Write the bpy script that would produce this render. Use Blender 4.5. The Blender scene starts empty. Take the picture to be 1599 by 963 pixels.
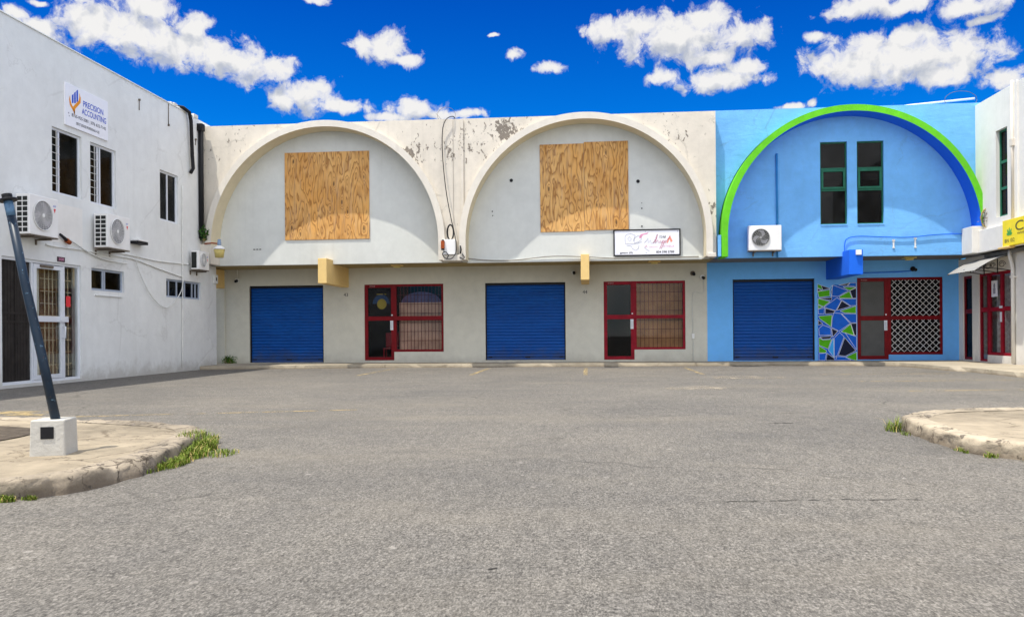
import bpy, bmesh, math, random
from mathutils import Vector, Matrix
from mathutils import noise as mnoise
random.seed(7)
scene = bpy.context.scene
COL = scene.collection
R = math.radians

# ------------------------------------------------------------------ camera
FPX = 1300.0
TH = math.atan(117.5 / FPX)
ROLL = 0.0075
CAM = Vector((0, -23.0, 1.0))
fw = Vector((-math.sin(TH), math.cos(TH), 0))
rt = Vector((math.cos(TH), math.sin(TH), 0))
up = Vector((0, 0, 1))
r_ = rt * math.cos(ROLL) - up * math.sin(ROLL)
u_ = rt * math.sin(ROLL) + up * math.cos(ROLL)
cd = bpy.data.cameras.new('camera')
cam = bpy.data.objects.new('camera', cd)
COL.objects.link(cam)
cd.sensor_width = 36
cd.lens = 36 * FPX / 1599
cd.shift_y = 37.4 / 1599
cd.clip_start = 0.05
cd.clip_end = 3000
m = Matrix.Identity(4)
for i in range(3):
    m[i][0] = r_[i]; m[i][1] = u_[i]; m[i][2] = -fw[i]; m[i][3] = CAM[i]
cam.matrix_world = m
scene.camera = cam

# ------------------------------------------------------------------ node helpers
def nd(nt, typ, ins=None, **props):
    n = nt.nodes.new(typ)
    for k, v in props.items():
        setattr(n, k, v)
    for k, v in (ins or {}).items():
        s = n.inputs[k]
        if isinstance(v, bpy.types.NodeSocket):
            nt.links.new(v, s)
        else:
            s.default_value = v
    return n

def math_(nt, op, a, b=0.0, c=0.0, clamp=False):
    n = nd(nt, 'ShaderNodeMath', {0: a, 1: b, 2: c}, operation=op)
    n.use_clamp = clamp
    return n.outputs[0]

def ramp(nt, fac, stops):
    n = nd(nt, 'ShaderNodeValToRGB', {'Fac': fac})
    cr = n.color_ramp
    while len(cr.elements) < len(stops):
        cr.elements.new(0.5)
    for e, (p, c) in zip(cr.elements, stops):
        e.position = p
        e.color = (c, c, c, 1) if isinstance(c, (int, float)) else (*c, 1)
    return n.outputs['Color']

def mix(nt, fac, a, b, mode='MIX'):
    n = nd(nt, 'ShaderNodeMix', data_type='RGBA', blend_type=mode)
    for k, v in ((0, fac), (6, a), (7, b)):
        s = n.inputs[k]
        if isinstance(v, bpy.types.NodeSocket):
            nt.links.new(v, s)
        else:
            s.default_value = (*v, 1) if isinstance(v, tuple) and len(v) == 3 else v
    return n.outputs[2]

def pos(nt, scale=(1, 1, 1), off=(0, 0, 0)):
    g = nd(nt, 'ShaderNodeNewGeometry')
    return nd(nt, 'ShaderNodeVectorMath', {0: g.outputs['Position'], 1: scale, 2: off}, operation='MULTIPLY_ADD').outputs[0]

def noise(nt, vec, scale, detail=4, rough=0.55, dist=0.0):
    return nd(nt, 'ShaderNodeTexNoise', {'Vector': vec, 'Scale': scale, 'Detail': detail, 'Roughness': rough, 'Distortion': dist}).outputs['Fac']

def new_mat(name):
    mt = bpy.data.materials.new(name)
    mt.use_nodes = True
    nt = mt.node_tree
    b = nt.nodes['Principled BSDF']
    return mt, nt, b

def sc(c, k):
    return tuple(min(1, x * k) for x in c)

def plain(name, col, rough=0.6, metal=0.0, var=0.1, scale=6.0, bump=0.0, bscale=60.0):
    mt, nt, b = new_mat(name)
    p = pos(nt)
    n = noise(nt, p, scale, 5, 0.6)
    c = mix(nt, ramp(nt, n, [(0.3, 0.0), (0.7, 1.0)]), sc(col, 1 - var), sc(col, 1 + var))
    nt.links.new(c, b.inputs['Base Color'])
    b.inputs['Roughness'].default_value = rough
    b.inputs['Metallic'].default_value = metal
    b.inputs['Specular IOR Level'].default_value = 0.18
    if bump:
        bn = nd(nt, 'ShaderNodeBump', {'Strength': bump, 'Distance': 0.01, 'Height': noise(nt, p, bscale, 3)})
        nt.links.new(bn.outputs[0], b.inputs['Normal'])
    return mt

def plaster(name, col, var=0.05, streak=0.18, bump=0.35, rough=0.9, peel=None, grime=(0.30, 0.27, 0.22), cracks=0.0, splash=0.35, relief=0.0, footk=1.0, regions=(), cscale=0.55):
    """painted render on block work: mottled paint, run-off streaks, splash dirt at the foot, peeled patches"""
    mt, nt, b = new_mat(name)
    p = pos(nt)
    big = noise(nt, p, 0.55, 5, 0.6)
    mid = noise(nt, p, 4.0, 6, 0.65)
    fine = noise(nt, p, 45.0, 3, 0.6)
    f = math_(nt, 'ADD', math_(nt, 'MULTIPLY', big, 0.55), math_(nt, 'MULTIPLY', mid, 0.45))
    c = mix(nt, ramp(nt, f, [(0.36, 0.0), (0.64, 1.0)]), sc(col, 1 - var * 1.6), sc(col, 1 + var))
    # roller / trowel tone patches
    st = noise(nt, pos(nt, (5.0, 5.0, 0.22)), 1.0, 6, 0.62)
    st2 = noise(nt, pos(nt, (0.7, 0.7, 0.5)), 1.0, 3, 0.5)
    sf = math_(nt, 'MULTIPLY', ramp(nt, st, [(0.52, 0.0), (0.74, 1.0)]), ramp(nt, st2, [(0.4, 0.15), (0.65, 1.0)]))
    c = mix(nt, math_(nt, 'MULTIPLY', sf, streak), c, sc(tuple((x * .4 + g * .6) for x, g in zip(col, grime)), 1.0))
    # dark foot: splash dirt on walls, moss and undercut line on kerbs
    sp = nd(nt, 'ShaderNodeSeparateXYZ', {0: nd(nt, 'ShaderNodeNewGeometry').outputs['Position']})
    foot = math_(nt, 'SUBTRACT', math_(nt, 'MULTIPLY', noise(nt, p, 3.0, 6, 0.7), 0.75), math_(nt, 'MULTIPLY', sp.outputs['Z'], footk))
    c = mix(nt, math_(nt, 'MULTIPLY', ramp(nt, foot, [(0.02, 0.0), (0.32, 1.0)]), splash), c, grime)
    # small scuffs
    sc_ = ramp(nt, noise(nt, pos(nt, (9, 9, 14)), 1.0, 4, 0.7), [(0.70, 0.0), (0.76, 1.0)])
    c = mix(nt, math_(nt, 'MULTIPLY', sc_, 0.22), c, grime)
    h = math_(nt, 'ADD', math_(nt, 'MULTIPLY', mid, 0.6), math_(nt, 'MULTIPLY', fine, 0.25))
    if peel:
        reg = noise(nt, p, 0.62, 2, 0.5)
        if regions:      # the patches where the paint has come away
            for (rx, rz, ax, az_) in regions:
                kk = nd(nt, 'ShaderNodeVectorMath', {0: p, 1: (1 / ax, 0, 1 / az_), 2: (-rx / ax, 0, -rz / az_)}, operation='MULTIPLY_ADD').outputs[0]
                ll = math_(nt, 'SUBTRACT', 1.0, nd(nt, 'ShaderNodeVectorMath', {0: kk}, operation='LENGTH').outputs['Value'], clamp=True)
                reg = math_(nt, 'ADD', reg, math_(nt, 'MULTIPLY', ll, 0.31))
        pk = noise(nt, pos(nt, (11, 11, 6.5)), 1.0, 7, 0.64, 0.6)
        amt = math_(nt, 'ADD', pk, math_(nt, 'MULTIPLY', math_(nt, 'SUBTRACT', reg, 0.5), 0.55))
        pm = ramp(nt, amt, [(peel, 0.0), (peel + 0.015, 1.0)])
        pc = mix(nt, noise(nt, p, 30.0, 3), (0.05, 0.042, 0.036), (0.27, 0.225, 0.18))
        c = mix(nt, math_(nt, 'MULTIPLY', pm, 0.9), c, pc)
        h = math_(nt, 'SUBTRACT', h, math_(nt, 'MULTIPLY', pm, 0.8))
    if cracks:
        w = math_(nt, 'MULTIPLY', noise(nt, p, 1.3 * cscale / 0.55, 5, 0.65), min(1.0, 0.9 / cscale))
        pv = nd(nt, 'ShaderNodeVectorMath', {0: p, 1: nd(nt, 'ShaderNodeCombineXYZ', {0: w, 1: w, 2: w}).outputs[0]}, operation='ADD').outputs[0]
        vo = nd(nt, 'ShaderNodeTexVoronoi', {'Vector': pv, 'Scale': cscale}, feature='DISTANCE_TO_EDGE')
        cm = math_(nt, 'MULTIPLY', ramp(nt, vo.outputs['Distance'], [(0.004 * (1 + cscale), 1.0), (0.010 * (1 + cscale), 0.0)]), ramp(nt, noise(nt, p, 0.8 + cscale * .4, 2), [(0.45, 0.0), (0.55, 1.0)]))
        c = mix(nt, math_(nt, 'MULTIPLY', cm, cracks), c, sc(grime, 0.6))
    if relief:
        wv = noise(nt, pos(nt, (1.0, 1.0, 3.2)), 1.6, 5, 0.6, 0.4)
        h = math_(nt, 'ADD', h, math_(nt, 'MULTIPLY', wv, relief))
    nt.links.new(c, b.inputs['Base Color'])
    b.inputs['Roughness'].default_value = rough
    b.inputs['Specular IOR Level'].default_value = 0.25
    bn = nd(nt, 'ShaderNodeBump', {'Strength': bump, 'Distance': 0.02, 'Height': h})
    nt.links.new(bn.outputs[0], b.inputs['Normal'])
    return mt

def glass_mat(name, tint=(0.55, 0.6, 0.6), rough=0.02, dirt=0.06):
    mt, nt, b = new_mat(name)
    nt.nodes.remove(b)
    out = nt.nodes['Material Output']
    fr = nd(nt, 'ShaderNodeFresnel', {'IOR': 1.5})
    tr = nd(nt, 'ShaderNodeBsdfTransparent', {'Color': (*tint, 1)})
    gl = nd(nt, 'ShaderNodeBsdfGlossy', {'Color': (0.9, 0.9, 0.9, 1), 'Roughness': rough})
    df = nd(nt, 'ShaderNodeBsdfDiffuse', {'Color': (0.45, 0.44, 0.42, 1)})
    a = nd(nt, 'ShaderNodeMixShader', {0: math_(nt, 'MULTIPLY', fr.outputs[0], 0.25, clamp=True), 1: tr.outputs[0], 2: gl.outputs[0]})
    dn = ramp(nt, noise(nt, pos(nt), 2.5, 6, 0.7), [(0.4, 0.0), (0.8, 1.0)])
    bb = nd(nt, 'ShaderNodeMixShader', {0: math_(nt, 'MULTIPLY', dn, dirt), 1: a.outputs[0], 2: df.outputs[0]})
    nt.links.new(bb.outputs[0], out.inputs[0])
    return mt

# ------------------------------------------------------------------ mesh builder
def pieces(name, mats, parent, fns, bevel=0.0):
    out = []
    for f in fns:
        mb = MB(); f(mb); out.append(mb.build(name, mats, parent, bevel=bevel))
    return out

def chain_loc(o):
    v = Vector((0, 0, 0))
    while o is not None:
        v += o.location
        o = o.parent
    return v

class MB:
    def __init__(self):
        self.v = []; self.f = []; self.mi = []; self.cur = 0; self.sm = []; self.smooth = False
    def add(self, verts, faces):
        n = len(self.v)
        self.v += [tuple(p) for p in verts]
        for f in faces:
            self.f.append([i + n for i in f]); self.mi.append(self.cur); self.sm.append(self.smooth)
    def poly(self, pts):
        self.add(pts, [list(range(len(pts)))])
    def hexa(self, p):       # 8 points: bottom ring then top ring
        self.add(p, [(0, 3, 2, 1), (4, 5, 6, 7), (0, 1, 5, 4), (1, 2, 6, 5), (2, 3, 7, 6), (3, 0, 4, 7)])
    def box(self, x0, x1, y0, y1, z0, z1):
        self.hexa([(x0, y0, z0), (x1, y0, z0), (x1, y1, z0), (x0, y1, z0), (x0, y0, z1), (x1, y0, z1), (x1, y1, z1), (x0, y1, z1)])
    def pbox(self, T, u0, u1, z0, z1, d0, d1):
        self.hexa([T(u0, z0, d0), T(u1, z0, d0), T(u1, z0, d1), T(u0, z0, d1), T(u0, z1, d0), T(u1, z1, d0), T(u1, z1, d1), T(u0, z1, d1)])
    def prism(self, ring, off):
        n = len(ring); off = Vector(off)
        self.add([Vector(p) for p in ring] + [Vector(p) + off for p in ring],
                 [list(range(n))[::-1], list(range(n, 2 * n))] + [(i, (i + 1) % n, n + (i + 1) % n, n + i) for i in range(n)])
    def tube(self, pts, r, seg=8, caps=True, closed=False):
        pts = [Vector(p) for p in pts]
        rs = r if isinstance(r, (list, tuple)) else [r] * len(pts)
        n = len(pts); prev = None; rings = []
        for i, p in enumerate(pts):
            a = pts[(i - 1) % n] if (i > 0 or closed) else p
            b = pts[(i + 1) % n] if (i < n - 1 or closed) else p
            t = (b - a).normalized() if (b - a).length > 1e-9 else Vector((0, 0, 1))
            if prev is None:
                ref = Vector((0, 0, 1)) if abs(t.z) < 0.9 else Vector((1, 0, 0))
                s = t.cross(ref).normalized()
            else:
                s = (prev - t * prev.dot(t)).normalized()
            prev = s
            q = t.cross(s)
            rings.append([p + (s * math.cos(2 * math.pi * k / seg) + q * math.sin(2 * math.pi * k / seg)) * rs[i] for k in range(seg)])
        vs = [v for rg in rings for v in rg]
        fs = []
        m = n if closed else n - 1
        for i in range(m):
            j = (i + 1) % n
            for k in range(seg):
                fs.append((i * seg + k, i * seg + (k + 1) % seg, j * seg + (k + 1) % seg, j * seg + k))
        old = self.smooth; self.smooth = True
        self.add(vs, fs)
        self.smooth = old
        if caps and not closed:
            self.add(rings[0], [list(range(seg))[::-1]]); self.add(rings[-1], [list(range(seg))])
    def disc(self, c, ax1, ax2, r, seg=24):
        c = Vector(c)
        self.poly([c + Vector(ax1) * r * math.cos(2 * math.pi * k / seg) + Vector(ax2) * r * math.sin(2 * math.pi * k / seg) for k in range(seg)])
    def build(self, name, mats, parent=None, loc=None, bevel=0.0, fix=True):
        me = bpy.data.meshes.new(name)
        base = chain_loc(parent) if parent is not None else Vector(loc or (0, 0, 0))
        me.from_pydata([tuple(Vector(p) - base) for p in self.v], [], self.f)
        if not isinstance(mats, (list, tuple)):
            mats = [mats]
        for q in mats:
            me.materials.append(q)
        me.polygons.foreach_set('material_index', self.mi)
        me.polygons.foreach_set('use_smooth', self.sm)
        if fix:
            bm = bmesh.new(); bm.from_mesh(me)
            bmesh.ops.remove_doubles(bm, verts=bm.verts, dist=1e-5)
            bmesh.ops.recalc_face_normals(bm, faces=bm.faces)
            bm.to_mesh(me); bm.free()
        me.update()
        o = bpy.data.objects.new(name, me)
        COL.objects.link(o)
        if parent is not None:
            o.parent = parent
        else:
            o.location = base
        if bevel:
            md = o.modifiers.new('bevel', 'BEVEL'); md.width = bevel; md.segments = 2; md.limit_method = 'ANGLE'; md.angle_limit = R(40)
        return o

def tag(o, label=None, cat=None, group=None, kind=None):
    if label: o['label'] = label
    if cat: o['category'] = cat
    if group: o['group'] = group
    if kind: o['kind'] = kind
    return o

def thing(name, label, cat, loc=(0, 0, 0), group=None):
    o = bpy.data.objects.new(name, None)
    COL.objects.link(o)
    o.location = loc
    o.empty_display_size = 0.2
    return tag(o, label, cat, group)

def text(body, T, u0, z0, height, width=None, d=-0.004, shear=0.0, mb=None, depth=0.002, flip=False, bold=0.0):
    """lettering as real raised faces in the plane T(u, z, d)"""
    cu = bpy.data.curves.new('lettering', 'FONT')
    cu.body = body
    cu.size = 1.0
    cu.offset = bold
    ob = bpy.data.objects.new('lettering', cu)
    COL.objects.link(ob)
    dg = bpy.context.evaluated_depsgraph_get()
    me = bpy.data.meshes.new_from_object(ob.evaluated_get(dg))
    xs = [v.co.x for v in me.vertices]; ys = [v.co.y for v in me.vertices]
    w = max(xs) - min(xs); h = max(ys) - min(ys)
    sy = height / h
    sx = (width / w) if width else sy
    x0 = min(xs); y0 = min(ys)
    pts = []
    for v in me.vertices:
        x = (v.co.x - x0) * sx; y = (v.co.y - y0) * sy
        x += y * shear
        pts.append(T(u0 + x, z0 + y, d))
    mb.add(pts, [list(p.vertices) for p in me.polygons])
    bpy.data.objects.remove(ob); bpy.data.curves.remove(cu); bpy.data.meshes.remove(me)

def holes_wall(mb, T, u0, u1, z0, z1, holes, th):
    us = sorted({u0, u1} | {h[0] for h in holes} | {h[1] for h in holes})
    zs = sorted({z0, z1} | {h[2] for h in holes} | {h[3] for h in holes})
    us = [u for u in us if u0 <= u <= u1]; zs = [z for z in zs if z0 <= z <= z1]
    def solid(i, j):
        if i < 0 or j < 0 or i >= len(us) - 1 or j >= len(zs) - 1:
            return False
        cu = (us[i] + us[i + 1]) / 2; cz = (zs[j] + zs[j + 1]) / 2
        return not any(h[0] < cu < h[1] and h[2] < cz < h[3] for h in holes)
    for i in range(len(us) - 1):
        for j in range(len(zs) - 1):
            if not solid(i, j):
                continue
            a, b, c, d = us[i], us[i + 1], zs[j], zs[j + 1]
            mb.poly([T(a, c, 0), T(b, c, 0), T(b, d, 0), T(a, d, 0)])
            mb.poly([T(a, c, th), T(a, d, th), T(b, d, th), T(b, c, th)])
            if not solid(i - 1, j): mb.poly([T(a, c, 0), T(a, d, 0), T(a, d, th), T(a, c, th)])
            if not solid(i + 1, j): mb.poly([T(b, c, 0), T(b, c, th), T(b, d, th), T(b, d, 0)])
            if not solid(i, j - 1): mb.poly([T(a, c, 0), T(a, c, th), T(b, c, th), T(b, c, 0)])
            if not solid(i, j + 1): mb.poly([T(a, d, 0), T(b, d, 0), T(b, d, th), T(a, d, th)])

# wall planes: u runs along the wall, z up, d into the wall
def TY(Y):
    return lambda u, z, d: (u, Y + d, z)
XL, XR, XRL = -11.05, 10.42, 10.73
def TLW(u, z, d): return (XL - d, u, z)
def TRW(u, z, d): return (XR + d, u, z)
def TRL(u, z, d): return (XRL + d, u, z)
YS, YSB, YU, YL = 0.12, 0.40, 0.60, 2.20
TF, TS, TSB, TU, TL = TY(0), TY(YS), TY(YSB), TY(YU), TY(YL)
ZTOP, ZSOF, ZB = 7.0, 3.02, 0.10
# ------------------------------------------------------------------ materials
M = {}
M['cream_upper'] = plaster('cream_weathered_render', (0.67, 0.61, 0.515), var=0.08, streak=0.5, peel=0.665, cracks=0.25, splash=0, regions=((-3.5, 6.4, .9, .8), (-5.0, 6.1, .7, .5), (2.6, 6.3, .9, .8), (-2.2, 6.6, .6, .4)))
M['cream_recess'] = plaster('pale_recess_render', (0.63, 0.64, 0.60), var=0.05, streak=0.25, splash=0)
M['cream_ring'] = plaster('cream_arch_render', (0.69, 0.64, 0.555), var=0.06, streak=0.35, splash=0)
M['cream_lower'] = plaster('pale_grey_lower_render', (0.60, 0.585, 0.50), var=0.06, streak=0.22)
M['yellow'] = plaster('yellow_beam_paint', (0.78, 0.55, 0.22), var=0.06, streak=0.15, splash=0)
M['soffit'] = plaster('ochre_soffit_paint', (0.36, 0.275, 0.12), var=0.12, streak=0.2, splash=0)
M['intrados'] = plaster('arch_underside_paint', (0.70, 0.62, 0.44), var=0.06, streak=0.2, splash=0)
M['blue_wall'] = plaster('sky_blue_render', (0.17, 0.45, 0.83), var=0.09, streak=0.22, bump=0.5, relief=1.1, cracks=0.25, splash=0, grime=(0.2, 0.3, 0.42))
M['blue_recess'] = plaster('sky_blue_recess_render', (0.17, 0.45, 0.83), var=0.08, streak=0.22, bump=0.5, relief=0.7, cracks=0.15, splash=0, grime=(0.2, 0.3, 0.42))
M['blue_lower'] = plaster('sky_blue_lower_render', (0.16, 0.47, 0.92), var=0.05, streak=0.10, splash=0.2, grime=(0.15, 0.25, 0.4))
M['blue_deep'] = plaster('deep_blue_paint', (0.012, 0.14, 0.75), var=0.06, streak=0.08, splash=0, grime=(0.02, 0.1, 0.3))
M['green'] = plaster('lime_green_paint', (0.13, 0.54, 0.02), var=0.13, streak=0.30, splash=0, grime=(0.06, 0.2, 0.03))
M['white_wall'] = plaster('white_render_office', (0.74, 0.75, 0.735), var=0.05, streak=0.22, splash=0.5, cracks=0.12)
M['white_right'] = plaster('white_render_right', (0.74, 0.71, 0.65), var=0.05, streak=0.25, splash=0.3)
M['roof'] = plain('roof_felt', (0.25, 0.24, 0.22), 0.9)
M['concrete'] = plaster('island_concrete', (0.29, 0.24, 0.17), var=0.26, streak=0, bump=1.0, splash=0.0, cracks=0.7, cscale=1.3, peel=0.68, grime=(0.16, 0.12, 0.08))
M['kerb'] = plaster('kerb_concrete', (0.30, 0.25, 0.185), var=0.32, streak=0.3, bump=1.0, splash=0.9, footk=3.6, peel=0.60, cracks=0.95, cscale=3.2, grime=(0.14, 0.11, 0.08))  # dark foot: moss staining plus the dark undercut line put into the colour
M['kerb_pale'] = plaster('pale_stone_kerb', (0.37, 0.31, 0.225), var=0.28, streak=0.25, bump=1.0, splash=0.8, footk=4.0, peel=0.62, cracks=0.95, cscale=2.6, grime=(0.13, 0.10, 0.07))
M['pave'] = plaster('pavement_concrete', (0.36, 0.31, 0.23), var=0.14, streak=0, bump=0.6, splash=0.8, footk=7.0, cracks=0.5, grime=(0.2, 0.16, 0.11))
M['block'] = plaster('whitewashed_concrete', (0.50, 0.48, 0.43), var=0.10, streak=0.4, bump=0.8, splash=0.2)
M['red'] = plain('maroon_frame_paint', (0.17, 0.002, 0.006), 0.5, var=0.25, scale=5, bump=0.1)
M['red_bright'] = plain('crimson_frame_paint', (0.25, 0.003, 0.014), 0.5, var=0.25, scale=5, bump=0.1)
M['alu'] = plain('white_aluminium', (0.72, 0.75, 0.80), 0.35, 0.15, var=0.05)
M['alu_blue'] = plain('grey_aluminium', (0.42, 0.48, 0.58), 0.4, 0.3, var=0.08)
M['black'] = plain('black_plastic', (0.012, 0.012, 0.014), 0.5, var=0.2)
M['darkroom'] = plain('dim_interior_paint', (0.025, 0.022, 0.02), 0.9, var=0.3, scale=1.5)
M['curtain_pink'] = plain('dusty_pink_blind', (0.62, 0.36, 0.26), 0.9, var=0.25, scale=2.0)
M['curtain_brown'] = plain('brown_blind', (0.46, 0.22, 0.095), 0.9, var=0.25, scale=2.5)
M['bar_red'] = plain('dark_red_bars', (0.12, 0.02, 0.025), 0.6)
M['bar_white'] = plain('white_bars', (0.62, 0.61, 0.59), 0.5, var=0.1)
M['bar_tan'] = plain('tan_bars', (0.75, 0.58, 0.36), 0.6, var=0.1)
M['white'] = plain('white_enamel', (0.80, 0.79, 0.77), 0.4, var=0.04, scale=3)
M['conduit'] = plain('white_conduit', (0.72, 0.72, 0.69), 0.6, var=0.12)
M['fan_grey'] = plain('grey_fan_plastic', (0.20, 0.20, 0.215), 0.5, var=0.15)
M['fin'] = plain('dark_fins', (0.025, 0.027, 0.025), 0.6)
M['steel'] = plain('rusty_bracket', (0.16, 0.13, 0.10), 0.6, 0.3, var=0.3, scale=20)
M['green_frame'] = plain('bottle_green_frame', (0.015, 0.13, 0.075), 0.4, var=0.15)
M['post'] = plain('navy_post_paint', (0.006, 0.016, 0.034), 0.5, 0.0, var=0.6, scale=14, bump=0.15)
M['rust'] = plain('orange_rust', (0.32, 0.07, 0.02), 0.8, var=0.3, scale=20)
M['sign_white'] = plain('white_sign_panel', (0.84, 0.84, 0.88), 0.35, var=0.03)
M['sign_yellow'] = plain('yellow_sign_panel', (0.86, 0.68, 0.02), 0.45, var=0.05)
M['ink_blue'] = plain('blue_ink', (0.02, 0.08, 0.55), 0.5)
M['ink_black'] = plain('black_ink', (0.03, 0.03, 0.045), 0.5)
M['ink_orange'] = plain('orange_ink', (0.80, 0.30, 0.02), 0.5)
M['ink_red'] = plain('crimson_ink', (0.50, 0.03, 0.12), 0.5)
M['ink_pink'] = plain('pink_ink', (0.70, 0.30, 0.45), 0.5)
M['ink_coral'] = plain('coral_ink', (0.80, 0.30, 0.22), 0.5)
M['ink_grey'] = plain('grey_ink', (0.30, 0.30, 0.36), 0.5)
M['ink_green'] = plain('green_ink', (0.10, 0.40, 0.08), 0.5)
M['mesh_grey'] = plain('grey_screen_mesh', (0.10, 0.10, 0.095), 0.7, var=0.12, scale=3)
M['cable'] = plain('black_cable', (0.02, 0.02, 0.022), 0.6)
M['mural_blue'] = plain('mural_blue', (0.006, 0.12, 0.62), 0.6, var=0.12)
M['mural_light'] = plain('mural_light_blue', (0.05, 0.38, 0.85), 0.6, var=0.12)
M['mural_green'] = plain('mural_green', (0.08, 0.42, 0.006), 0.6, var=0.12)
M['mural_navy'] = plain('mural_navy', (0.006, 0.010, 0.035), 0.6, var=0.12)
M['mural_line'] = plain('mural_white_line', (0.85, 0.88, 0.90), 0.6)
M['lamp_shade'] = plain('yellowed_lens', (0.55, 0.45, 0.16), 0.35, var=0.1)
M['lamp_blue'] = plain('blue_grey_housing', (0.22, 0.30, 0.42), 0.5)
M['canopy'] = plain('ribbed_canopy_sheet', (0.30, 0.29, 0.265), 0.5, var=0.08)
M['red_sticker'] = plain('red_sticker', (0.70, 0.04, 0.05), 0.5)
M['paint_line'] = None
M['glass'] = glass_mat('window_glass', (0.90, 0.92, 0.92), dirt=0.012)
M['glass_dark'] = glass_mat('tinted_glass', (0.22, 0.24, 0.26), dirt=0.04)
M['fern'] = plain('fern_leaf', (0.035, 0.10, 0.012), 0.6, var=0.4, scale=8)
M['shrub'] = plain('weed_leaf', (0.05, 0.13, 0.012), 0.6, var=0.5, scale=10)
M['grass'] = plain('grass_blade', (0.125, 0.175, 0.018), 0.6, var=0.65, scale=14)
M['drygrass'] = plain('dry_stalk', (0.45, 0.34, 0.13), 0.8, var=0.3, scale=12)
M['chair_red'] = plain('red_chair_plastic', (0.30, 0.01, 0.02), 0.4)
M['poster_blue'] = plain('poster_navy', (0.02, 0.05, 0.13), 0.6)
M['poster_yellow'] = plain('poster_ochre', (0.35, 0.26, 0.03), 0.6)

def shutter_mat():
    mt, nt, b = new_mat('royal_blue_slats')
    p = pos(nt)
    c = mix(nt, noise(nt, pos(nt, (0.6, 1, 3.0)), 1.4, 5, 0.6), (0.001, 0.045, 0.23), (0.002, 0.10, 0.42))
    dirt = ramp(nt, noise(nt, pos(nt, (2.2, 2, 9)), 1.0, 6, 0.7), [(0.60, 0.0), (0.78, 1.0)])
    c = mix(nt, math_(nt, 'MULTIPLY', dirt, 0.5), c, (0.03, 0.045, 0.09))
    scuff = ramp(nt, noise(nt, pos(nt, (1.2, 2, 26)), 1.0, 4, 0.7), [(0.64, 0.0), (0.70, 1.0)])
    c = mix(nt, math_(nt, 'MULTIPLY', scuff, 0.25), c, (0.05, 0.12, 0.30))
    zz = nd(nt, 'ShaderNodeSeparateXYZ', {0: p}).outputs['Z']
    low = math_(nt, 'SUBTRACT', math_(nt, 'MULTIPLY', noise(nt, p, 4.0, 5, 0.7), 1.1), zz)
    c = mix(nt, math_(nt, 'MULTIPLY', ramp(nt, low, [(0.0, 0.0), (0.35, 1.0)]), 0.5), c, (0.06, 0.065, 0.075))
    nt.links.new(c, b.inputs['Base Color'])
    b.inputs['Roughness'].default_value = 0.5
    b.inputs['Specular IOR Level'].default_value = 0.25
    return mt
M['shutter'] = shutter_mat()

def post_mat():
    mt, nt, b = new_mat('chipped_navy_paint')
    p = pos(nt)
    c = mix(nt, noise(nt, p, 16.0, 5, 0.6), (0.003, 0.010, 0.022), (0.012, 0.030, 0.055))
    chips = ramp(nt, noise(nt, p, 30.0, 4, 0.6), [(0.64, 0.0), (0.68, 1.0)])
    c = mix(nt, math_(nt, 'MULTIPLY', chips, 0.75), c, (0.12, 0.22, 0.32))
    rust = ramp(nt, noise(nt, p, 48.0, 4, 0.6), [(0.66, 0.0), (0.70, 1.0)])
    c = mix(nt, math_(nt, 'MULTIPLY', rust, 0.7), c, (0.12, 0.05, 0.02))
    nt.links.new(c, b.inputs['Base Color'])
    b.inputs['Roughness'].default_value = 0.42
    b.inputs['Specular IOR Level'].default_value = 0.3
    bn = nd(nt, 'ShaderNodeBump', {'Strength': 0.3, 'Distance': 0.004, 'Height': chips})
    nt.links.new(bn.outputs[0], b.inputs['Normal'])
    return mt
M['post'] = post_mat()

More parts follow.
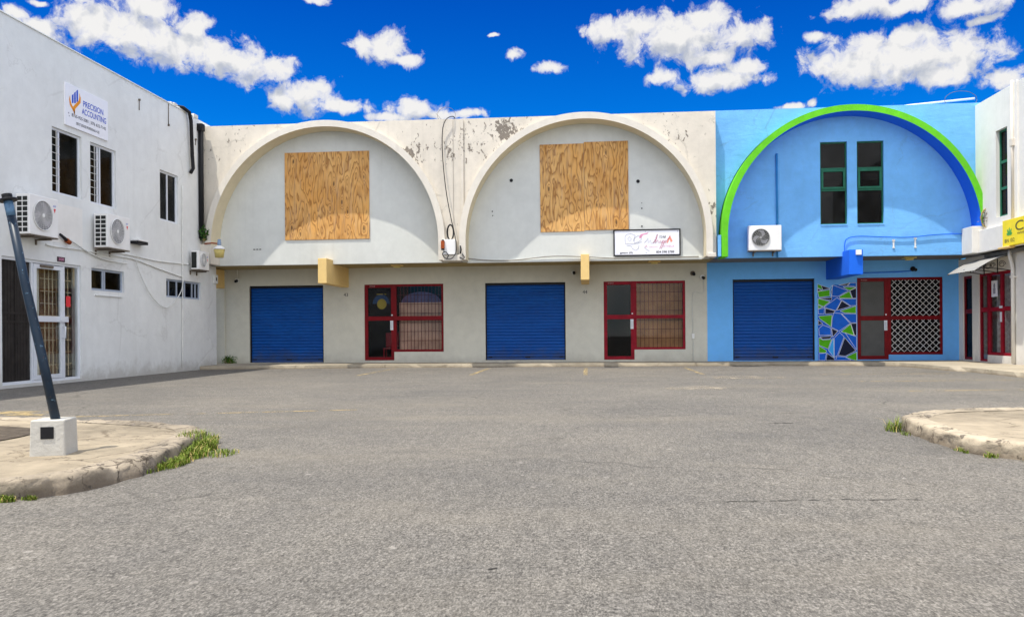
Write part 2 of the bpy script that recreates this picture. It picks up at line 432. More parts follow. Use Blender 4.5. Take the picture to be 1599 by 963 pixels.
def plywood_mat():
    mt, nt, b = new_mat('rotary_cut_plywood')
    oi = nd(nt, 'ShaderNodeObjectInfo')
    ofs = nd(nt, 'ShaderNodeCombineXYZ', {0: math_(nt, 'MULTIPLY', oi.outputs['Random'], 37.0), 1: 0.0, 2: math_(nt, 'MULTIPLY', oi.outputs['Random'], 11.0)}).outputs[0]
    g = nd(nt, 'ShaderNodeNewGeometry')
    p = nd(nt, 'ShaderNodeVectorMath', {0: g.outputs['Position'], 1: ofs}, operation='ADD').outputs[0]
    def scl(v, s): return nd(nt, 'ShaderNodeVectorMath', {0: v, 1: s}, operation='MULTIPLY').outputs[0]
    # contour lines of a smooth, vertically stretched field make the cathedral figure
    fld = noise(nt, scl(p, (3.6, 0.0, 0.80)), 1.0, 2.5, 0.5, 0.25)
    # rows of knots bend the figure
    vo = nd(nt, 'ShaderNodeTexVoronoi', {'Vector': scl(p, (4.2, 0.0, 1.45)), 'Scale': 1.0, 'Randomness': 0.5}, feature='F1')
    kd = vo.outputs['Distance']
    bend = ramp(nt, kd, [(0.0, 1.0), (0.33, 0.0)])
    fld2 = math_(nt, 'ADD', math_(nt, 'MULTIPLY', fld, 9.0), math_(nt, 'MULTIPLY', bend, 2.2))
    fld2 = math_(nt, 'ADD', fld2, math_(nt, 'MULTIPLY', noise(nt, scl(p, (22, 0, 5)), 1.0, 3), 0.35))
    fr = math_(nt, 'FRACT', fld2)
    line = ramp(nt, fr, [(0.0, 0.25), (0.12, 0.0), (0.40, 0.05), (0.72, 0.45), (0.90, 1.0), (1.0, 0.25)])
    tone = noise(nt, scl(p, (1.4, 1, 1.1)), 1.0, 4, 0.6)
    base = mix(nt, ramp(nt, tone, [(0.35, 0.0), (0.65, 1.0)]), (0.60, 0.30, 0.075), (0.72, 0.42, 0.145))
    wet = ramp(nt, noise(nt, scl(p, (1.8, 1, 0.7)), 1.0, 4, 0.6), [(0.55, 0.0), (0.75, 1.0)])
    base = mix(nt, math_(nt, 'MULTIPLY', wet, 0.6), base, (0.72, 0.32, 0.05))
    c = mix(nt, math_(nt, 'MULTIPLY', line, 0.85), base, (0.22, 0.075, 0.010))
    kn = ramp(nt, kd, [(0.07, 1.0), (0.125, 0.0)])
    c = mix(nt, math_(nt, 'MULTIPLY', kn, 0.85), c, (0.06, 0.028, 0.012))
    grey = ramp(nt, noise(nt, scl(p, (14, 1, 1.2)), 1.0, 5, 0.65), [(0.5, 0.0), (0.75, 1.0)])
    c = mix(nt, math_(nt, 'MULTIPLY', grey, 0.28), c, (0.42, 0.36, 0.29))
    nt.links.new(c, b.inputs['Base Color'])
    b.inputs['Roughness'].default_value = 0.8
    bn = nd(nt, 'ShaderNodeBump', {'Strength': 0.3, 'Distance': 0.01, 'Height': line})
    nt.links.new(bn.outputs[0], b.inputs['Normal'])
    return mt
M['plywood'] = plywood_mat()

def asphalt_mat():
    mt, nt, b = new_mat('worn_asphalt')
    p = pos(nt)
    p2 = pos(nt, (1, 1, 0))
    big = noise(nt, p2, 0.22, 5, 0.6)
    mid = noise(nt, p2, 1.3, 6, 0.65)
    g1 = noise(nt, pos(nt, (62, 30, 0)), 1.0, 3, 0.7)
    g2 = noise(nt, pos(nt, (130, 60, 0)), 1.0, 3, 0.7)
    g3 = noise(nt, pos(nt, (16, 4.5, 0)), 1.0, 5, 0.75)
    vo = nd(nt, 'ShaderNodeTexVoronoi', {'Vector': pos(nt, (105, 50, 0)), 'Scale': 1.0}, feature='F1')
    vc = nd(nt, 'ShaderNodeSeparateColor', {0: vo.outputs['Color']}).outputs[0]
    tone = mix(nt, ramp(nt, math_(nt, 'ADD', math_(nt, 'MULTIPLY', big, 0.6), math_(nt, 'MULTIPLY', mid, 0.4)), [(0.36, 0.0), (0.64, 1.0)]),
               (0.104, 0.097, 0.088), (0.154, 0.140, 0.120))
    # stones: light aggregate in dark binder
    gr = math_(nt, 'ADD', math_(nt, 'MULTIPLY', ramp(nt, g1, [(0.32, 0.0), (0.68, 1.0)]), 0.30), math_(nt, 'MULTIPLY', ramp(nt, g2, [(0.32, 0.0), (0.68, 1.0)]), 0.34))
    gr = math_(nt, 'ADD', gr, math_(nt, 'MULTIPLY', vc, 0.20))
    gr = math_(nt, 'ADD', gr, math_(nt, 'MULTIPLY', ramp(nt, g3, [(0.3, 0.0), (0.7, 1.0)]), 0.16))
    k = ramp(nt, gr, [(0.20, 0.30), (0.5, 0.95), (0.80, 1.95)])
    c = mix(nt, 1.0, tone, k, 'MULTIPLY')
    chip = ramp(nt, nd(nt, 'ShaderNodeSeparateColor', {0: nd(nt, 'ShaderNodeTexVoronoi', {'Vector': p2, 'Scale': 34.0}, feature='F1').outputs['Color']}).outputs[1], [(0.996, 0.0), (0.999, 1.0)])
    c = mix(nt, math_(nt, 'MULTIPLY', chip, 0.45), c, (0.38, 0.35, 0.31))
    # dust swept to the middle and far side, dark tyre and oil patches
    dust = ramp(nt, noise(nt, pos(nt, (0.16, 0.5, 0)), 1.0, 6, 0.62), [(0.50, 0.0), (0.72, 1.0)])
    c = mix(nt, math_(nt, 'MULTIPLY', dust, 0.32), c, (0.22, 0.19, 0.145))
    oil = ramp(nt, noise(nt, pos(nt, (0.45, 1.1, 0), (3, 7, 0)), 1.0, 5, 0.6), [(0.61, 0.0), (0.76, 1.0)])
    c = mix(nt, math_(nt, 'MULTIPLY', oil, 0.40), c, (0.05, 0.047, 0.043))
    # a few hairline cracks
    w = nd(nt, 'ShaderNodeTexNoise', {'Vector': p2, 'Scale': 0.8, 'Detail': 6.0}).outputs['Color']
    pv = nd(nt, 'ShaderNodeVectorMath', {0: w, 1: (1.6, 1.6, 0), 2: p2}, operation='MULTIPLY_ADD').outputs[0]
    ed = nd(nt, 'ShaderNodeTexVoronoi', {'Vector': pv, 'Scale': 0.16}, feature='DISTANCE_TO_EDGE').outputs['Distance']
    cr = math_(nt, 'MULTIPLY', ramp(nt, ed, [(0.0016, 1.0), (0.0050, 0.0)]), ramp(nt, mid, [(0.46, 0.0), (0.60, 1.0)]))
    c = mix(nt, math_(nt, 'MULTIPLY', cr, 0.65), c, (0.04, 0.037, 0.033))
    nt.links.new(c, b.inputs['Base Color'])
    b.inputs['Roughness'].default_value = 0.92
    b.inputs['Specular IOR Level'].default_value = 0.2
    h = math_(nt, 'ADD', math_(nt, 'MULTIPLY', g1, 0.5), math_(nt, 'MULTIPLY', g2, 0.6))
    h = math_(nt, 'ADD', h, math_(nt, 'MULTIPLY', vo.outputs['Distance'], 0.5))
    bn = nd(nt, 'ShaderNodeBump', {'Strength': 0.55, 'Distance': 0.012, 'Height': h})
    nt.links.new(bn.outputs[0], b.inputs['Normal'])
    return mt
M['asphalt'] = asphalt_mat()

def worn_paint_mat(name, col, keep):
    mt, nt, b = new_mat(name)
    out = nt.nodes['Material Output']
    nt.links.new(mix(nt, noise(nt, pos(nt), 9.0, 4), sc(col, 0.75), sc(col, 1.15)), b.inputs['Base Color'])
    b.inputs['Roughness'].default_value = 0.9
    tr = nd(nt, 'ShaderNodeBsdfTransparent')
    wear = math_(nt, 'MULTIPLY', ramp(nt, noise(nt, pos(nt), 3.0, 7, 0.75), [(keep, 0.0), (keep + 0.12, 1.0)]), 0.75)
    ms = nd(nt, 'ShaderNodeMixShader', {0: wear, 1: tr.outputs[0], 2: b.outputs[0]})
    nt.links.new(ms.outputs[0], out.inputs[0])
    return mt
M['paint_line'] = worn_paint_mat('worn_yellow_paint', (0.42, 0.31, 0.14), 0.44)
M['dust'] = worn_paint_mat('pale_dust', (0.33, 0.28, 0.21), 0.47)

# ------------------------------------------------------------------ world, sun
def build_world():
    w = bpy.data.worlds.new('World')
    scene.world = w
    w.use_nodes = True
    nt = w.node_tree
    bg = nt.nodes['Background']
    sky = nd(nt, 'ShaderNodeTexSky', sky_type='NISHITA')
    sky.sun_disc = False
    sky.sun_elevation = SUN_EL
    sky.sun_rotation = SUN_ROT
    sky.altitude = 0; sky.air_density = 1.0; sky.dust_density = 0.3; sky.ozone_density = 3.0
    tc = nd(nt, 'ShaderNodeTexCoord')
    v = nd(nt, 'ShaderNodeVectorMath', {0: tc.outputs['Generated']}, operation='NORMALIZE').outputs[0]
    sp = nd(nt, 'ShaderNodeSeparateXYZ', {0: v})
    az = math_(nt, 'ARCTAN2', sp.outputs[0], sp.outputs[1])
    el = sp.outputs[2]
    # clear tropical air: the band above the roofs is already deep blue
    tint = ramp(nt, el, [(0.0, (0.14, 0.48, 0.80)), (0.14, (0.012, 0.37, 0.76)), (0.25, (0.0015, 0.265, 0.68)), (0.37, (0.0008, 0.175, 0.59)), (0.7, (0.45, 0.75, 1.0))])
    base = mix(nt, 1.0, sky.outputs[0], tint, 'MULTIPLY')
    # cumulus: puffs placed and sized from image pixels, broken up by fractal noise
    q = nd(nt, 'ShaderNodeCombineXYZ', {0: az, 1: el, 2: 0.0}).outputs[0]
    wn = nd(nt, 'ShaderNodeTexNoise', {'Vector': q, 'Scale': 26.0, 'Detail': 4.0, 'Roughness': 0.55})
    q = nd(nt, 'ShaderNodeVectorMath', {0: wn.outputs['Color'], 1: (0.016, 0.012, 0), 2: nd(nt, 'ShaderNodeVectorMath', {0: q, 1: (-0.008, -0.006, 0)}, operation='ADD').outputs[0]}, operation='MULTIPLY_ADD').outputs[0]
    def field(qv):
        best = None
        for (a, e, ra, re) in CLOUDS:
            k = nd(nt, 'ShaderNodeVectorMath', {0: qv, 1: (1 / ra, 1 / re, 0), 2: (-a / ra, -e / re, 0)}, operation='MULTIPLY_ADD').outputs[0]
            l = nd(nt, 'ShaderNodeVectorMath', {0: k}, operation='LENGTH').outputs['Value']
            best = l if best is None else nd(nt, 'ShaderNodeMath', {0: best, 1: l, 2: 0.30}, operation='SMOOTH_MIN').outputs[0]
        return math_(nt, 'SUBTRACT', 1.0, best)
    fd = field(q)
    f1 = nd(nt, 'ShaderNodeTexNoise', {'Vector': q, 'Scale': 46.0, 'Detail': 10.0, 'Roughness': 0.64, 'Distortion': 0.3}).outputs['Fac']
    dens = math_(nt, 'ADD', fd, math_(nt, 'MULTIPLY', math_(nt, 'SUBTRACT', f1, 0.5), 2.8))
    # unseen white clouds over the rest of the dome, added for fill light
    f3 = nd(nt, 'ShaderNodeTexNoise', {'Vector': v, 'Scale': 3.2, 'Detail': 8.0, 'Roughness': 0.6}).outputs['Fac']
    side = ramp(nt, sp.outputs[1], [(0.0, 1.0), (0.55, 0.0)])
    high = ramp(nt, el, [(0.42, 0.0), (0.55, 1.0)])
    other = math_(nt, 'MULTIPLY', ramp(nt, f3, [(0.43, 0.0), (0.55, 1.0)]), math_(nt, 'MAXIMUM', side, high))
    alpha = ramp(nt, math_(nt, 'ADD', dens, 0.14), [(0.0, 0.0), (0.20, 0.22), (0.42, 0.78), (0.75, 1.0)])
    # light from above: compare the cover a little higher up
    qo = nd(nt, 'ShaderNodeVectorMath', {0: q, 1: (-0.006, 0.011, 0)}, operation='ADD').outputs[0]
    f2 = nd(nt, 'ShaderNodeTexNoise', {'Vector': qo, 'Scale': 38.0, 'Detail': 5.0, 'Roughness': 0.55, 'Distortion': 0.25}).outputs['Fac']
    lowf = nd(nt, 'ShaderNodeTexNoise', {'Vector': q, 'Scale': 38.0, 'Detail': 5.0, 'Roughness': 0.55, 'Distortion': 0.25}).outputs['Fac']
    fd2 = field(nd(nt, 'ShaderNodeVectorMath', {0: q, 1: (0.0, 0.016, 0)}, operation='ADD').outputs[0])
    grad = math_(nt, 'ADD', math_(nt, 'MULTIPLY', math_(nt, 'SUBTRACT', lowf, f2), 2.4), math_(nt, 'MULTIPLY', math_(nt, 'SUBTRACT', fd, fd2), 0.55))
    lit = ramp(nt, math_(nt, 'ADD', 0.62, grad), [(0.10, 0.0), (0.75, 1.0)])
    cc = mix(nt, lit, tuple(CLOUD_K * x for x in (0.58, 0.62, 0.71)), tuple(CLOUD_K * x for x in (1.0, 0.99, 0.98)))
    c = mix(nt, alpha, base, cc)
    c = mix(nt, math_(nt, 'MULTIPLY', other, 0.9), c, tuple(11.5 * x for x in (1.0, 0.99, 0.96)))
    nt.links.new(c, bg.inputs['Color'])
    bg.inputs['Strength'].default_value = SKY_STRENGTH

SUN_DIR = Vector((0.265, 0.24, -1.0)).normalized()
SUN_EL = math.asin(-SUN_DIR.z)
SUN_ROT = math.atan2(-SUN_DIR.x, -SUN_DIR.y)
SKY_STRENGTH = 0.15
CLOUD_K = 3.9
CLOUDS = [(-0.5574, 0.32, 0.0357, 0.0286), (-0.5168, 0.3146, 0.0443, 0.0286), (-0.478, 0.3082, 0.05, 0.0243), (-0.4345, 0.3019, 0.0414, 0.0214), (-0.3966, 0.2937, 0.0321, 0.0186), (-0.3649, 0.2928, 0.0243, 0.0143), (-0.4973, 0.3407, 0.03, 0.0143), (-0.4546, 0.3247, 0.0214, 0.0143), (-0.2399, 0.3202, 0.0329, 0.0171), (-0.2624, 0.3219, 0.02, 0.0071), (-0.2159, 0.308, 0.02, 0.0079), (-0.3291, 0.2674, 0.0393, 0.0186), (-0.2911, 0.2584, 0.0357, 0.0079), (-0.3181, 0.2773, 0.0214, 0.01), (-0.3544, 0.2606, 0.0214, 0.01), (-0.2026, 0.2584, 0.0343, 0.0129), (-0.1722, 0.2534, 0.0286, 0.0057), (-0.233, 0.2481, 0.0286, 0.0043), (-0.1378, 0.2537, 0.02, 0.0057), (-0.321, 0.3636, 0.0157, 0.005), (-0.0873, 0.3153, 0.0129, 0.0064), (-0.0436, 0.3028, 0.0179, 0.0064), (-0.1102, 0.3362, 0.0079, 0.0021), (0.1102, 0.327, 0.075, 0.0271), (0.0316, 0.3363, 0.0321, 0.0171), (0.1397, 0.3406, 0.0371, 0.0157), (0.1828, 0.3214, 0.0357, 0.0157), (0.1467, 0.3052, 0.0393, 0.0107), (0.0656, 0.3398, 0.0321, 0.0143), (0.1609, 0.28, 0.0486, 0.0129), (0.184, 0.2893, 0.0243, 0.01), (0.0935, 0.2876, 0.0236, 0.0093), (0.3541, 0.2814, 0.0857, 0.0271), (0.2928, 0.2852, 0.0429, 0.0243), (0.3542, 0.3021, 0.0357, 0.0157), (0.406, 0.2785, 0.0443, 0.02), (0.2628, 0.3135, 0.0114, 0.0064), (0.3191, 0.2964, 0.0357, 0.0179), (0.3879, 0.2628, 0.05, 0.0129), (0.3096, 0.3368, 0.0414, 0.0129), (0.3544, 0.3317, 0.0286, 0.01), (0.4123, 0.3226, 0.0371, 0.0129), (0.4239, 0.3069, 0.0157, 0.0043), (0.4494, 0.2511, 0.0271, 0.01), (0.2349, 0.247, 0.0179, 0.0036), (0.2589, 0.2488, 0.0057, 0.0043), (-0.611, 0.3064, 0.0243, 0.0093), (-0.627, 0.3165, 0.0179, 0.0071), (-0.6051, 0.3285, 0.0086, 0.0036)]  # azimuth, elevation and radii, converted from image pixel positions
build_world()
sl = bpy.data.lights.new('sun', 'SUN')
sl.energy = 3.7; sl.angle = R(0.53); sl.color = (1.0, 0.95, 0.86)
so = bpy.data.objects.new('sun', sl)
COL.objects.link(so)
so.rotation_euler = SUN_DIR.to_track_quat('-Z', 'Y').to_euler()
so.location = (-8, -10, 30)
scene.view_settings.view_transform = 'Standard'
scene.view_settings.look = 'None'
scene.view_settings.gamma = 1.0
scene.view_settings.use_curve_mapping = False
scene.view_settings.exposure = 0.62
# ------------------------------------------------------------------ generic builders
def frame_bars(mb, T, u0, u1, z0, z1, w, d0, d1, mull=(), rails=(), mw=None):
    mw = mw or w
    mb.pbox(T, u0, u0 + w, z0, z1, d0, d1); mb.pbox(T, u1 - w, u1, z0, z1, d0, d1)
    mb.pbox(T, u0 + w, u1 - w, z0, z0 + w, d0 + .001, d1 - .001); mb.pbox(T, u0 + w, u1 - w, z1 - w, z1, d0 + .001, d1 - .001)
    for q in mull:
        mb.pbox(T, q - mw / 2, q + mw / 2, z0 + w, z1 - w, d0 + .003, d1 - .003)
    for q in rails:
        mb.pbox(T, u0 + w, u1 - w, q - mw / 2, q + mw / 2, d0 + .005, d1 - .005)

def bars(mb, T, u0, u1, z0, z1, nu, nz, d, r=0.008):
    for i in range(1, nu):
        u = u0 + (u1 - u0) * i / nu
        mb.tube([T(u, z0, d), T(u, z1, d)], r, 6, caps=False)
    for j in range(1, nz):
        z = z0 + (z1 - z0) * j / nz
        mb.tube([T(u0, z, d + .012), T(u1, z, d + .012)], r * .9, 6, caps=False)

def window(T, parent, u0, u1, z0, z1, fm, mull=(), rails=(), w=0.045, d0=0.05, d1=0.11, pane=None, grille=None, blind=None, mw=None, lab=None):
    mb = MB(); frame_bars(mb, T, u0, u1, z0, z1, w, d0, d1, mull, rails, mw)
    o = mb.build('window', fm, parent, bevel=0.004)
    if lab: o['label'] = lab
    p = MB(); p.pbox(T, u0 + w * .6, u1 - w * .6, z0 + w * .6, z1 - w * .6, (d0 + d1) / 2 - .003, (d0 + d1) / 2 + .003)
    p.build('pane', pane or M['glass'], o)
    if grille:
        g = MB(); gu0, gu1, gz0, gz1, nu, nz, gm, gd = grille
        bars(g, T, gu0, gu1, gz0, gz1, nu, nz, gd)
        g.build('grille', gm, o)
    if blind:
        b = MB(); bu0, bu1, bz0, bz1, bm_, bd = blind
        b.pbox(T, bu0, bu1, bz0, bz1, bd, bd + .01)
        b.build('blind', bm_, o)
    return o

def shop_door(T, parent, u0, u1, z0, z1, zm, fm, panes, handle_u, w=0.10, d0=0.03, d1=0.10, lab=None):
    mb = MB(); frame_bars(mb, T, u0, u1, z0, z1, w, d0, d1, rails=(zm,), mw=0.13)
    # the fixed jambs round the leaf
    o = mb.build('door', fm, parent, bevel=0.005)
    if lab: o['label'] = lab
    dm = (d0 + d1) / 2
    for a, b, pm in ((z0 + w, zm - .065, panes[0]), (zm + .065, z1 - w, panes[1])):
        p = MB(); p.pbox(T, u0 + w - .01, u1 - w + .01, a - .01, b + .01, dm - .004, dm + .004); p.build('pane', pm, o)
    h = MB(); h.pbox(T, handle_u - .045, handle_u + .045, zm - .36, zm - .07, d0 - .012, d0 - .002)
    h.tube([T(handle_u, zm - .30, d0 - .012), T(handle_u, zm - .30, d0 - .06), T(handle_u, zm - .13, d0 - .06), T(handle_u, zm - .13, d0 - .012)], .012, 8)
    h.build('handle', M['alu'], o)
    h = MB(); h.tube([T(handle_u + .01, zm + .10, d0 - .015), T(handle_u + .01, zm + .10, d0 - .001)], .022, 10)
    h.build('lock', M['alu'], o)
    return o

def roller_shutter(T, parent, u0, u1, z0, z1):
    mb = MB(); n = 24; pts = []
    d = 0.10
    prof = [(0.0, 0.018), (0.10, 0.020), (0.22, 0.004), (0.45, -0.010), (0.68, -0.012), (0.86, -0.004), (0.94, 0.016)]
    zz0, zz1 = z0 + .07, z1
    ph = (zz1 - zz0) / n
    line = []
    for k in range(n):
        for a, dd in prof:
            line.append((zz0 + (k + a) * ph, d + dd))
    line.append((zz1, d + .018))
    cols = 5
    vs = []
    for i in range(cols):
        u = u0 + .03 + (u1 - u0 - .06) * i / (cols - 1)
        for (z, dd) in line:
            vs.append(T(u, z, dd + 0.006 * math.sin(i * 2.1 + z * 3.0)))
    L = len(line); fs = []
    for i in range(cols - 1):
        for j in range(L - 1):
            fs.append((i * L + j, (i + 1) * L + j, (i + 1) * L + j + 1, i * L + j + 1))
    mb.add(vs, fs)
    o = mb.build('roller_shutter', M['shutter'], parent, fix=False)
    pieces('guide_rail', M['black'], o, [lambda g: g.pbox(T, u0, u0 + .035, z0, z1, .055, .15), lambda g: g.pbox(T, u1 - .035, u1, z0, z1, .055, .15)])
    b = MB(); b.pbox(T, u0 + .036, u1 - .036, z0 + .005, z0 + .075, .085, .125)
    b.build('bottom_bar', M['shutter'], o, bevel=.004)
    um = (u0 + u1) / 2
    pieces('lock', M['black'], o, [lambda h: h.pbox(T, um - .02, um + .14, z0 + .076, z0 + .11, .062, .086), lambda h: h.pbox(T, u0 + .08, u0 + .2, z0 + .085, z0 + .11, .066, .09), lambda h: h.pbox(T, u1 - .2, u1 - .08, z0 + .085, z0 + .11, .066, .09)])
    hd = MB(); hd.pbox(T, u0 + .036, u1 - .036, z1 - .075, z1 - .002, .05, .09)
    hd.build('header', M['black'], o)
    return o

def ring_mesh(mb, cx, zs, ri, ro, y0, y1, legL, legR, seg=72):
    """half-round arch ring with straight legs; material 0 front and outside, 1 the underside"""
    path = []
    if legL is not None: path.append(((cx - ri, legL), (cx - ro, legL)))
    for k in range(seg + 1):
        a = math.pi - math.pi * k / seg
        path.append(((cx + ri * math.cos(a), zs + ri * math.sin(a)), (cx + ro * math.cos(a), zs + ro * math.sin(a))))
    if legR is not None: path.append(((cx + ri, legR), (cx + ro, legR)))
    for (i0, o0), (i1, o1) in zip(path[:-1], path[1:]):
        mb.cur = 0
        mb.add([(i0[0], y0, i0[1]), (i1[0], y0, i1[1]), (o1[0], y0, o1[1]), (o0[0], y0, o0[1])], [(0, 1, 2, 3)])
        mb.add([(o0[0], y0, o0[1]), (o1[0], y0, o1[1]), (o1[0], y1, o1[1]), (o0[0], y1, o0[1])], [(0, 1, 2, 3)])
        mb.cur = 1
        mb.add([(i0[0], y0, i0[1]), (i0[0], y1, i0[1]), (i1[0], y1, i1[1]), (i1[0], y0, i1[1])], [(0, 1, 2, 3)])
    mb.cur = 0
    for (i, o) in (path[0], path[-1]):
        mb.add([(i[0], y0, i[1]), (o[0], y0, o[1]), (o[0], y1, o[1]), (i[0], y1, i[1])], [(0, 1, 2, 3)])

def spandrel(mb, x0, x1, cx, zs, ro, y0, y1, zlow, ztop, seg=64):
    """wall in front, with the round of the arch cut out of it, down to zlow at the piers"""
    mb.add([(x0, y0, zlow), (cx - ro, y0, zlow), (cx - ro, y0, ztop), (x0, y0, ztop)], [(0, 1, 2, 3)])
    mb.add([(cx + ro, y0, zlow), (x1, y0, zlow), (x1, y0, ztop), (cx + ro, y0, ztop)], [(0, 1, 2, 3)])
    for k in range(seg):
        a0 = math.pi - math.pi * k / seg; a1 = math.pi - math.pi * (k + 1) / seg
        p0 = (cx + ro * math.cos(a0), min(ztop - .001, zs + ro * math.sin(a0))); p1 = (cx + ro * math.cos(a1), min(ztop - .001, zs + ro * math.sin(a1)))
        mb.add([(p0[0], y0, p0[1]), (p1[0], y0, p1[1]), (p1[0], y0, ztop), (p0[0], y0, ztop)], [(0, 1, 2, 3)])
    mb.add([(x0, y0, ztop), (x1, y0, ztop), (x1, y1, ztop), (x0, y1, ztop)], [(0, 1, 2, 3)])
    for x in (x0, x1):
        mb.add([(x, y0, zlow), (x, y1, zlow), (x, y1, ztop), (x, y0, ztop)], [(0, 1, 2, 3)])
    for a, b in ((x0, cx - ro), (cx + ro, x1)):
        mb.add([(a, y0, zlow), (b, y0, zlow), (b, y1, zlow), (a, y1, zlow)], [(0, 1, 2, 3)])

ZSP, RI, RO = 3.57, 3.30, 3.48
BAYS = (-7.43, -0.06, 7.11)

# ------------------------------------------------------------------ cream arcade building
cb = thing('shop_building', 'weathered cream two-storey shop building with two round arches and yellow beams', 'building', (-3.8, 2.2, 0.0))
XB0, XB1 = -11.048, 3.53
mb = MB(); xm = -3.72
spandrel(mb, XB0, xm, BAYS[0], ZSP, RO, YS, YU + .2, ZSOF, ZTOP)
spandrel(mb, xm, XB1, BAYS[1], ZSP, RO, YS + .02, YU + .2, ZSOF, ZTOP)
mb.box(xm + .22, xm + .30, YS - .02, YS + .01, 4.3, ZTOP - .03)
mb.build('parapet_wall', M['cream_upper'], cb, fix=False)
for i in (0, 1):
    mb = MB(); ring_mesh(mb, BAYS[i], ZSP, RI, RO, 0.0, YU + .12, 3.62 if i == 0 else ZSOF + .02, ZSOF + .02)
    mb.build('arch', [M['cream_ring'], M['intrados']], cb, fix=False)
pieces('pier_base', M['cream_ring'], cb, [lambda b: b.box(XB0, BAYS[0] - RI, -.004, YU - .01, ZSOF + .01, 3.60), lambda b: b.box(-3.99, -3.45, -.05, YS, ZSOF - .01, 3.17), lambda b: b.box(3.28, 3.50, -.03, YS, ZSOF - .01, 3.12)], bevel=.012)
mb = MB(); holes_wall(mb, TU, XB0, XB1, ZSOF, ZTOP - .05, [], .18)
mb.build('recess_wall', M['cream_recess'], cb)
mb = MB(); mb.box(-3.4, 3.2, YU - .045, YU - .002, ZSOF - .03, ZSOF + .05)
mb.build('drip_ledge', M['cream_recess'], cb, bevel=.008)
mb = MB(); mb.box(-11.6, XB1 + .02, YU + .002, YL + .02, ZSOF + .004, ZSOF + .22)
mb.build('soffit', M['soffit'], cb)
SH = [(-10.52, -8.15, ZB + .015, 2.51), (-3.09, -.65, .16, 2.51)]
DR = [(-6.85, -5.92, .17, 2.51), (.50, 1.41, .16, 2.51)]
WN = [(-5.92, -4.38, .43, 2.51), (1.41, 2.92, .46, 2.51)]
hl = []
for a in SH + WN: hl.append(a)
for a in DR: hl.append(a)
mb = MB(); holes_wall(mb, TL, -11.75, 3.56, 0.0, ZSOF + .1, hl, .22)
mb.build('lower_wall', M['cream_lower'], cb)
mb = MB(); mb.box(-11.70, -11.30, YL - .06, YL + .01, 0.02, ZSOF - .02)
mb.build('pilaster', M['cream_lower'], cb, bevel=.01)
mb = MB()
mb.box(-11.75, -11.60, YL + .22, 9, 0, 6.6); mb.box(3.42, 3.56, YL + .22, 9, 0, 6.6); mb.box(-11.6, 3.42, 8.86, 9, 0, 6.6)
mb.build('rear_wall', M['darkroom'], cb)
mb = MB(); mb.box(-11.75, XB1, YU + .2, 9.05, 6.55, 6.68); mb.box(-11.75, XB1, YL + .22, 8.8, ZSOF + .03, ZSOF + .2)
mb.build('roof', M['roof'], cb)
for (x0, x1) in ((-7.59, -7.335), (-.165, .07)):
    mb = MB(); mb.box(x0, x1, 0.0, YL + .01, 2.43, 3.14)
    mb.build('beam', M['yellow'], cb, bevel=.012)
mb = MB(); mb.box(-11.5, -11.28, 1.1, YL - .07, 2.44, 3.01)
mb.build('beam', M['yellow'], cb, bevel=.012)
for a in SH: roller_shutter(TL, cb, *a)
shop_door(TL, cb, *DR[0], 1.46, M['red'], (M['glass'], M['glass']), -6.0)
shop_door(TL, cb, *DR[1], 1.44, M['red_bright'], (M['glass'], M['glass']), 1.34)
w1 = window(TL, cb, *WN[0], M['red'], rails=(1.46,), w=.07, mw=.13, d0=.03, d1=.10, grille=(-5.86, -4.44, .49, 2.46, 13, 7, M['bar_red'], .15),
       blind=(-5.80, -4.44, .49, 1.95, M['curtain_pink'], .24))
b2 = MB()
b2.poly([TL(-5.12 + .62 * math.cos(math.pi * k / 24), 1.95 + .33 * math.sin(math.pi * k / 24), .238) for k in range(25)])
b2.build('printed_arc', plain('violet_print', (0.13, 0.09, 0.19), 0.8, var=.3, scale=4), w1, fix=False)
w2 = window(TL, cb, *WN[1], M['red_bright'], rails=(1.44,), w=.07, mw=.10, d0=.03, d1=.10, grille=(1.47, 2.86, .52, 2.46, 11, 7, M['bar_red'], .15),
       blind=(1.45, 2.86, .50, 2.46, M['curtain_brown'], .26))
for (u0, s) in ((-7.50, '43'), (-.13, '44')):
    mb = MB(); text(s, TL, u0, 2.15, .105, .14, d=-.006, mb=mb)
    mb.build('door_number', M['ink_black'], cb, fix=False)
for (u0, z0) in ((-6.74, 2.44), (.58, 2.44)):
    mb = MB(); text('empuje', TL, u0 + .05, z0, .03, .17, d=.024, mb=mb)
    mb.build('frame_lettering', M['bar_white'], cb, fix=False)
for (x, z, r) in ((-2.12, 5.32, .05), (1.45, 5.21, .05), (-2.67, 4.45, .02), (1.55, 4.45, .02), (1.55, 3.95, .022), (-2.66, 4.33, .016), (1.55, 4.6, .012)):
    pieces('bolt_hole', M['black'], cb, [lambda b: b.tube([(x, YU - .002, z), (x, YU - .012, z)], r, 10)])
for k in range(3): pieces('bolt_hole', M['black'], cb, [lambda b: b.box(-9.72 + k * .09, -9.66 + k * .09, YU - .008, YU - .001, 3.47, 3.495)])

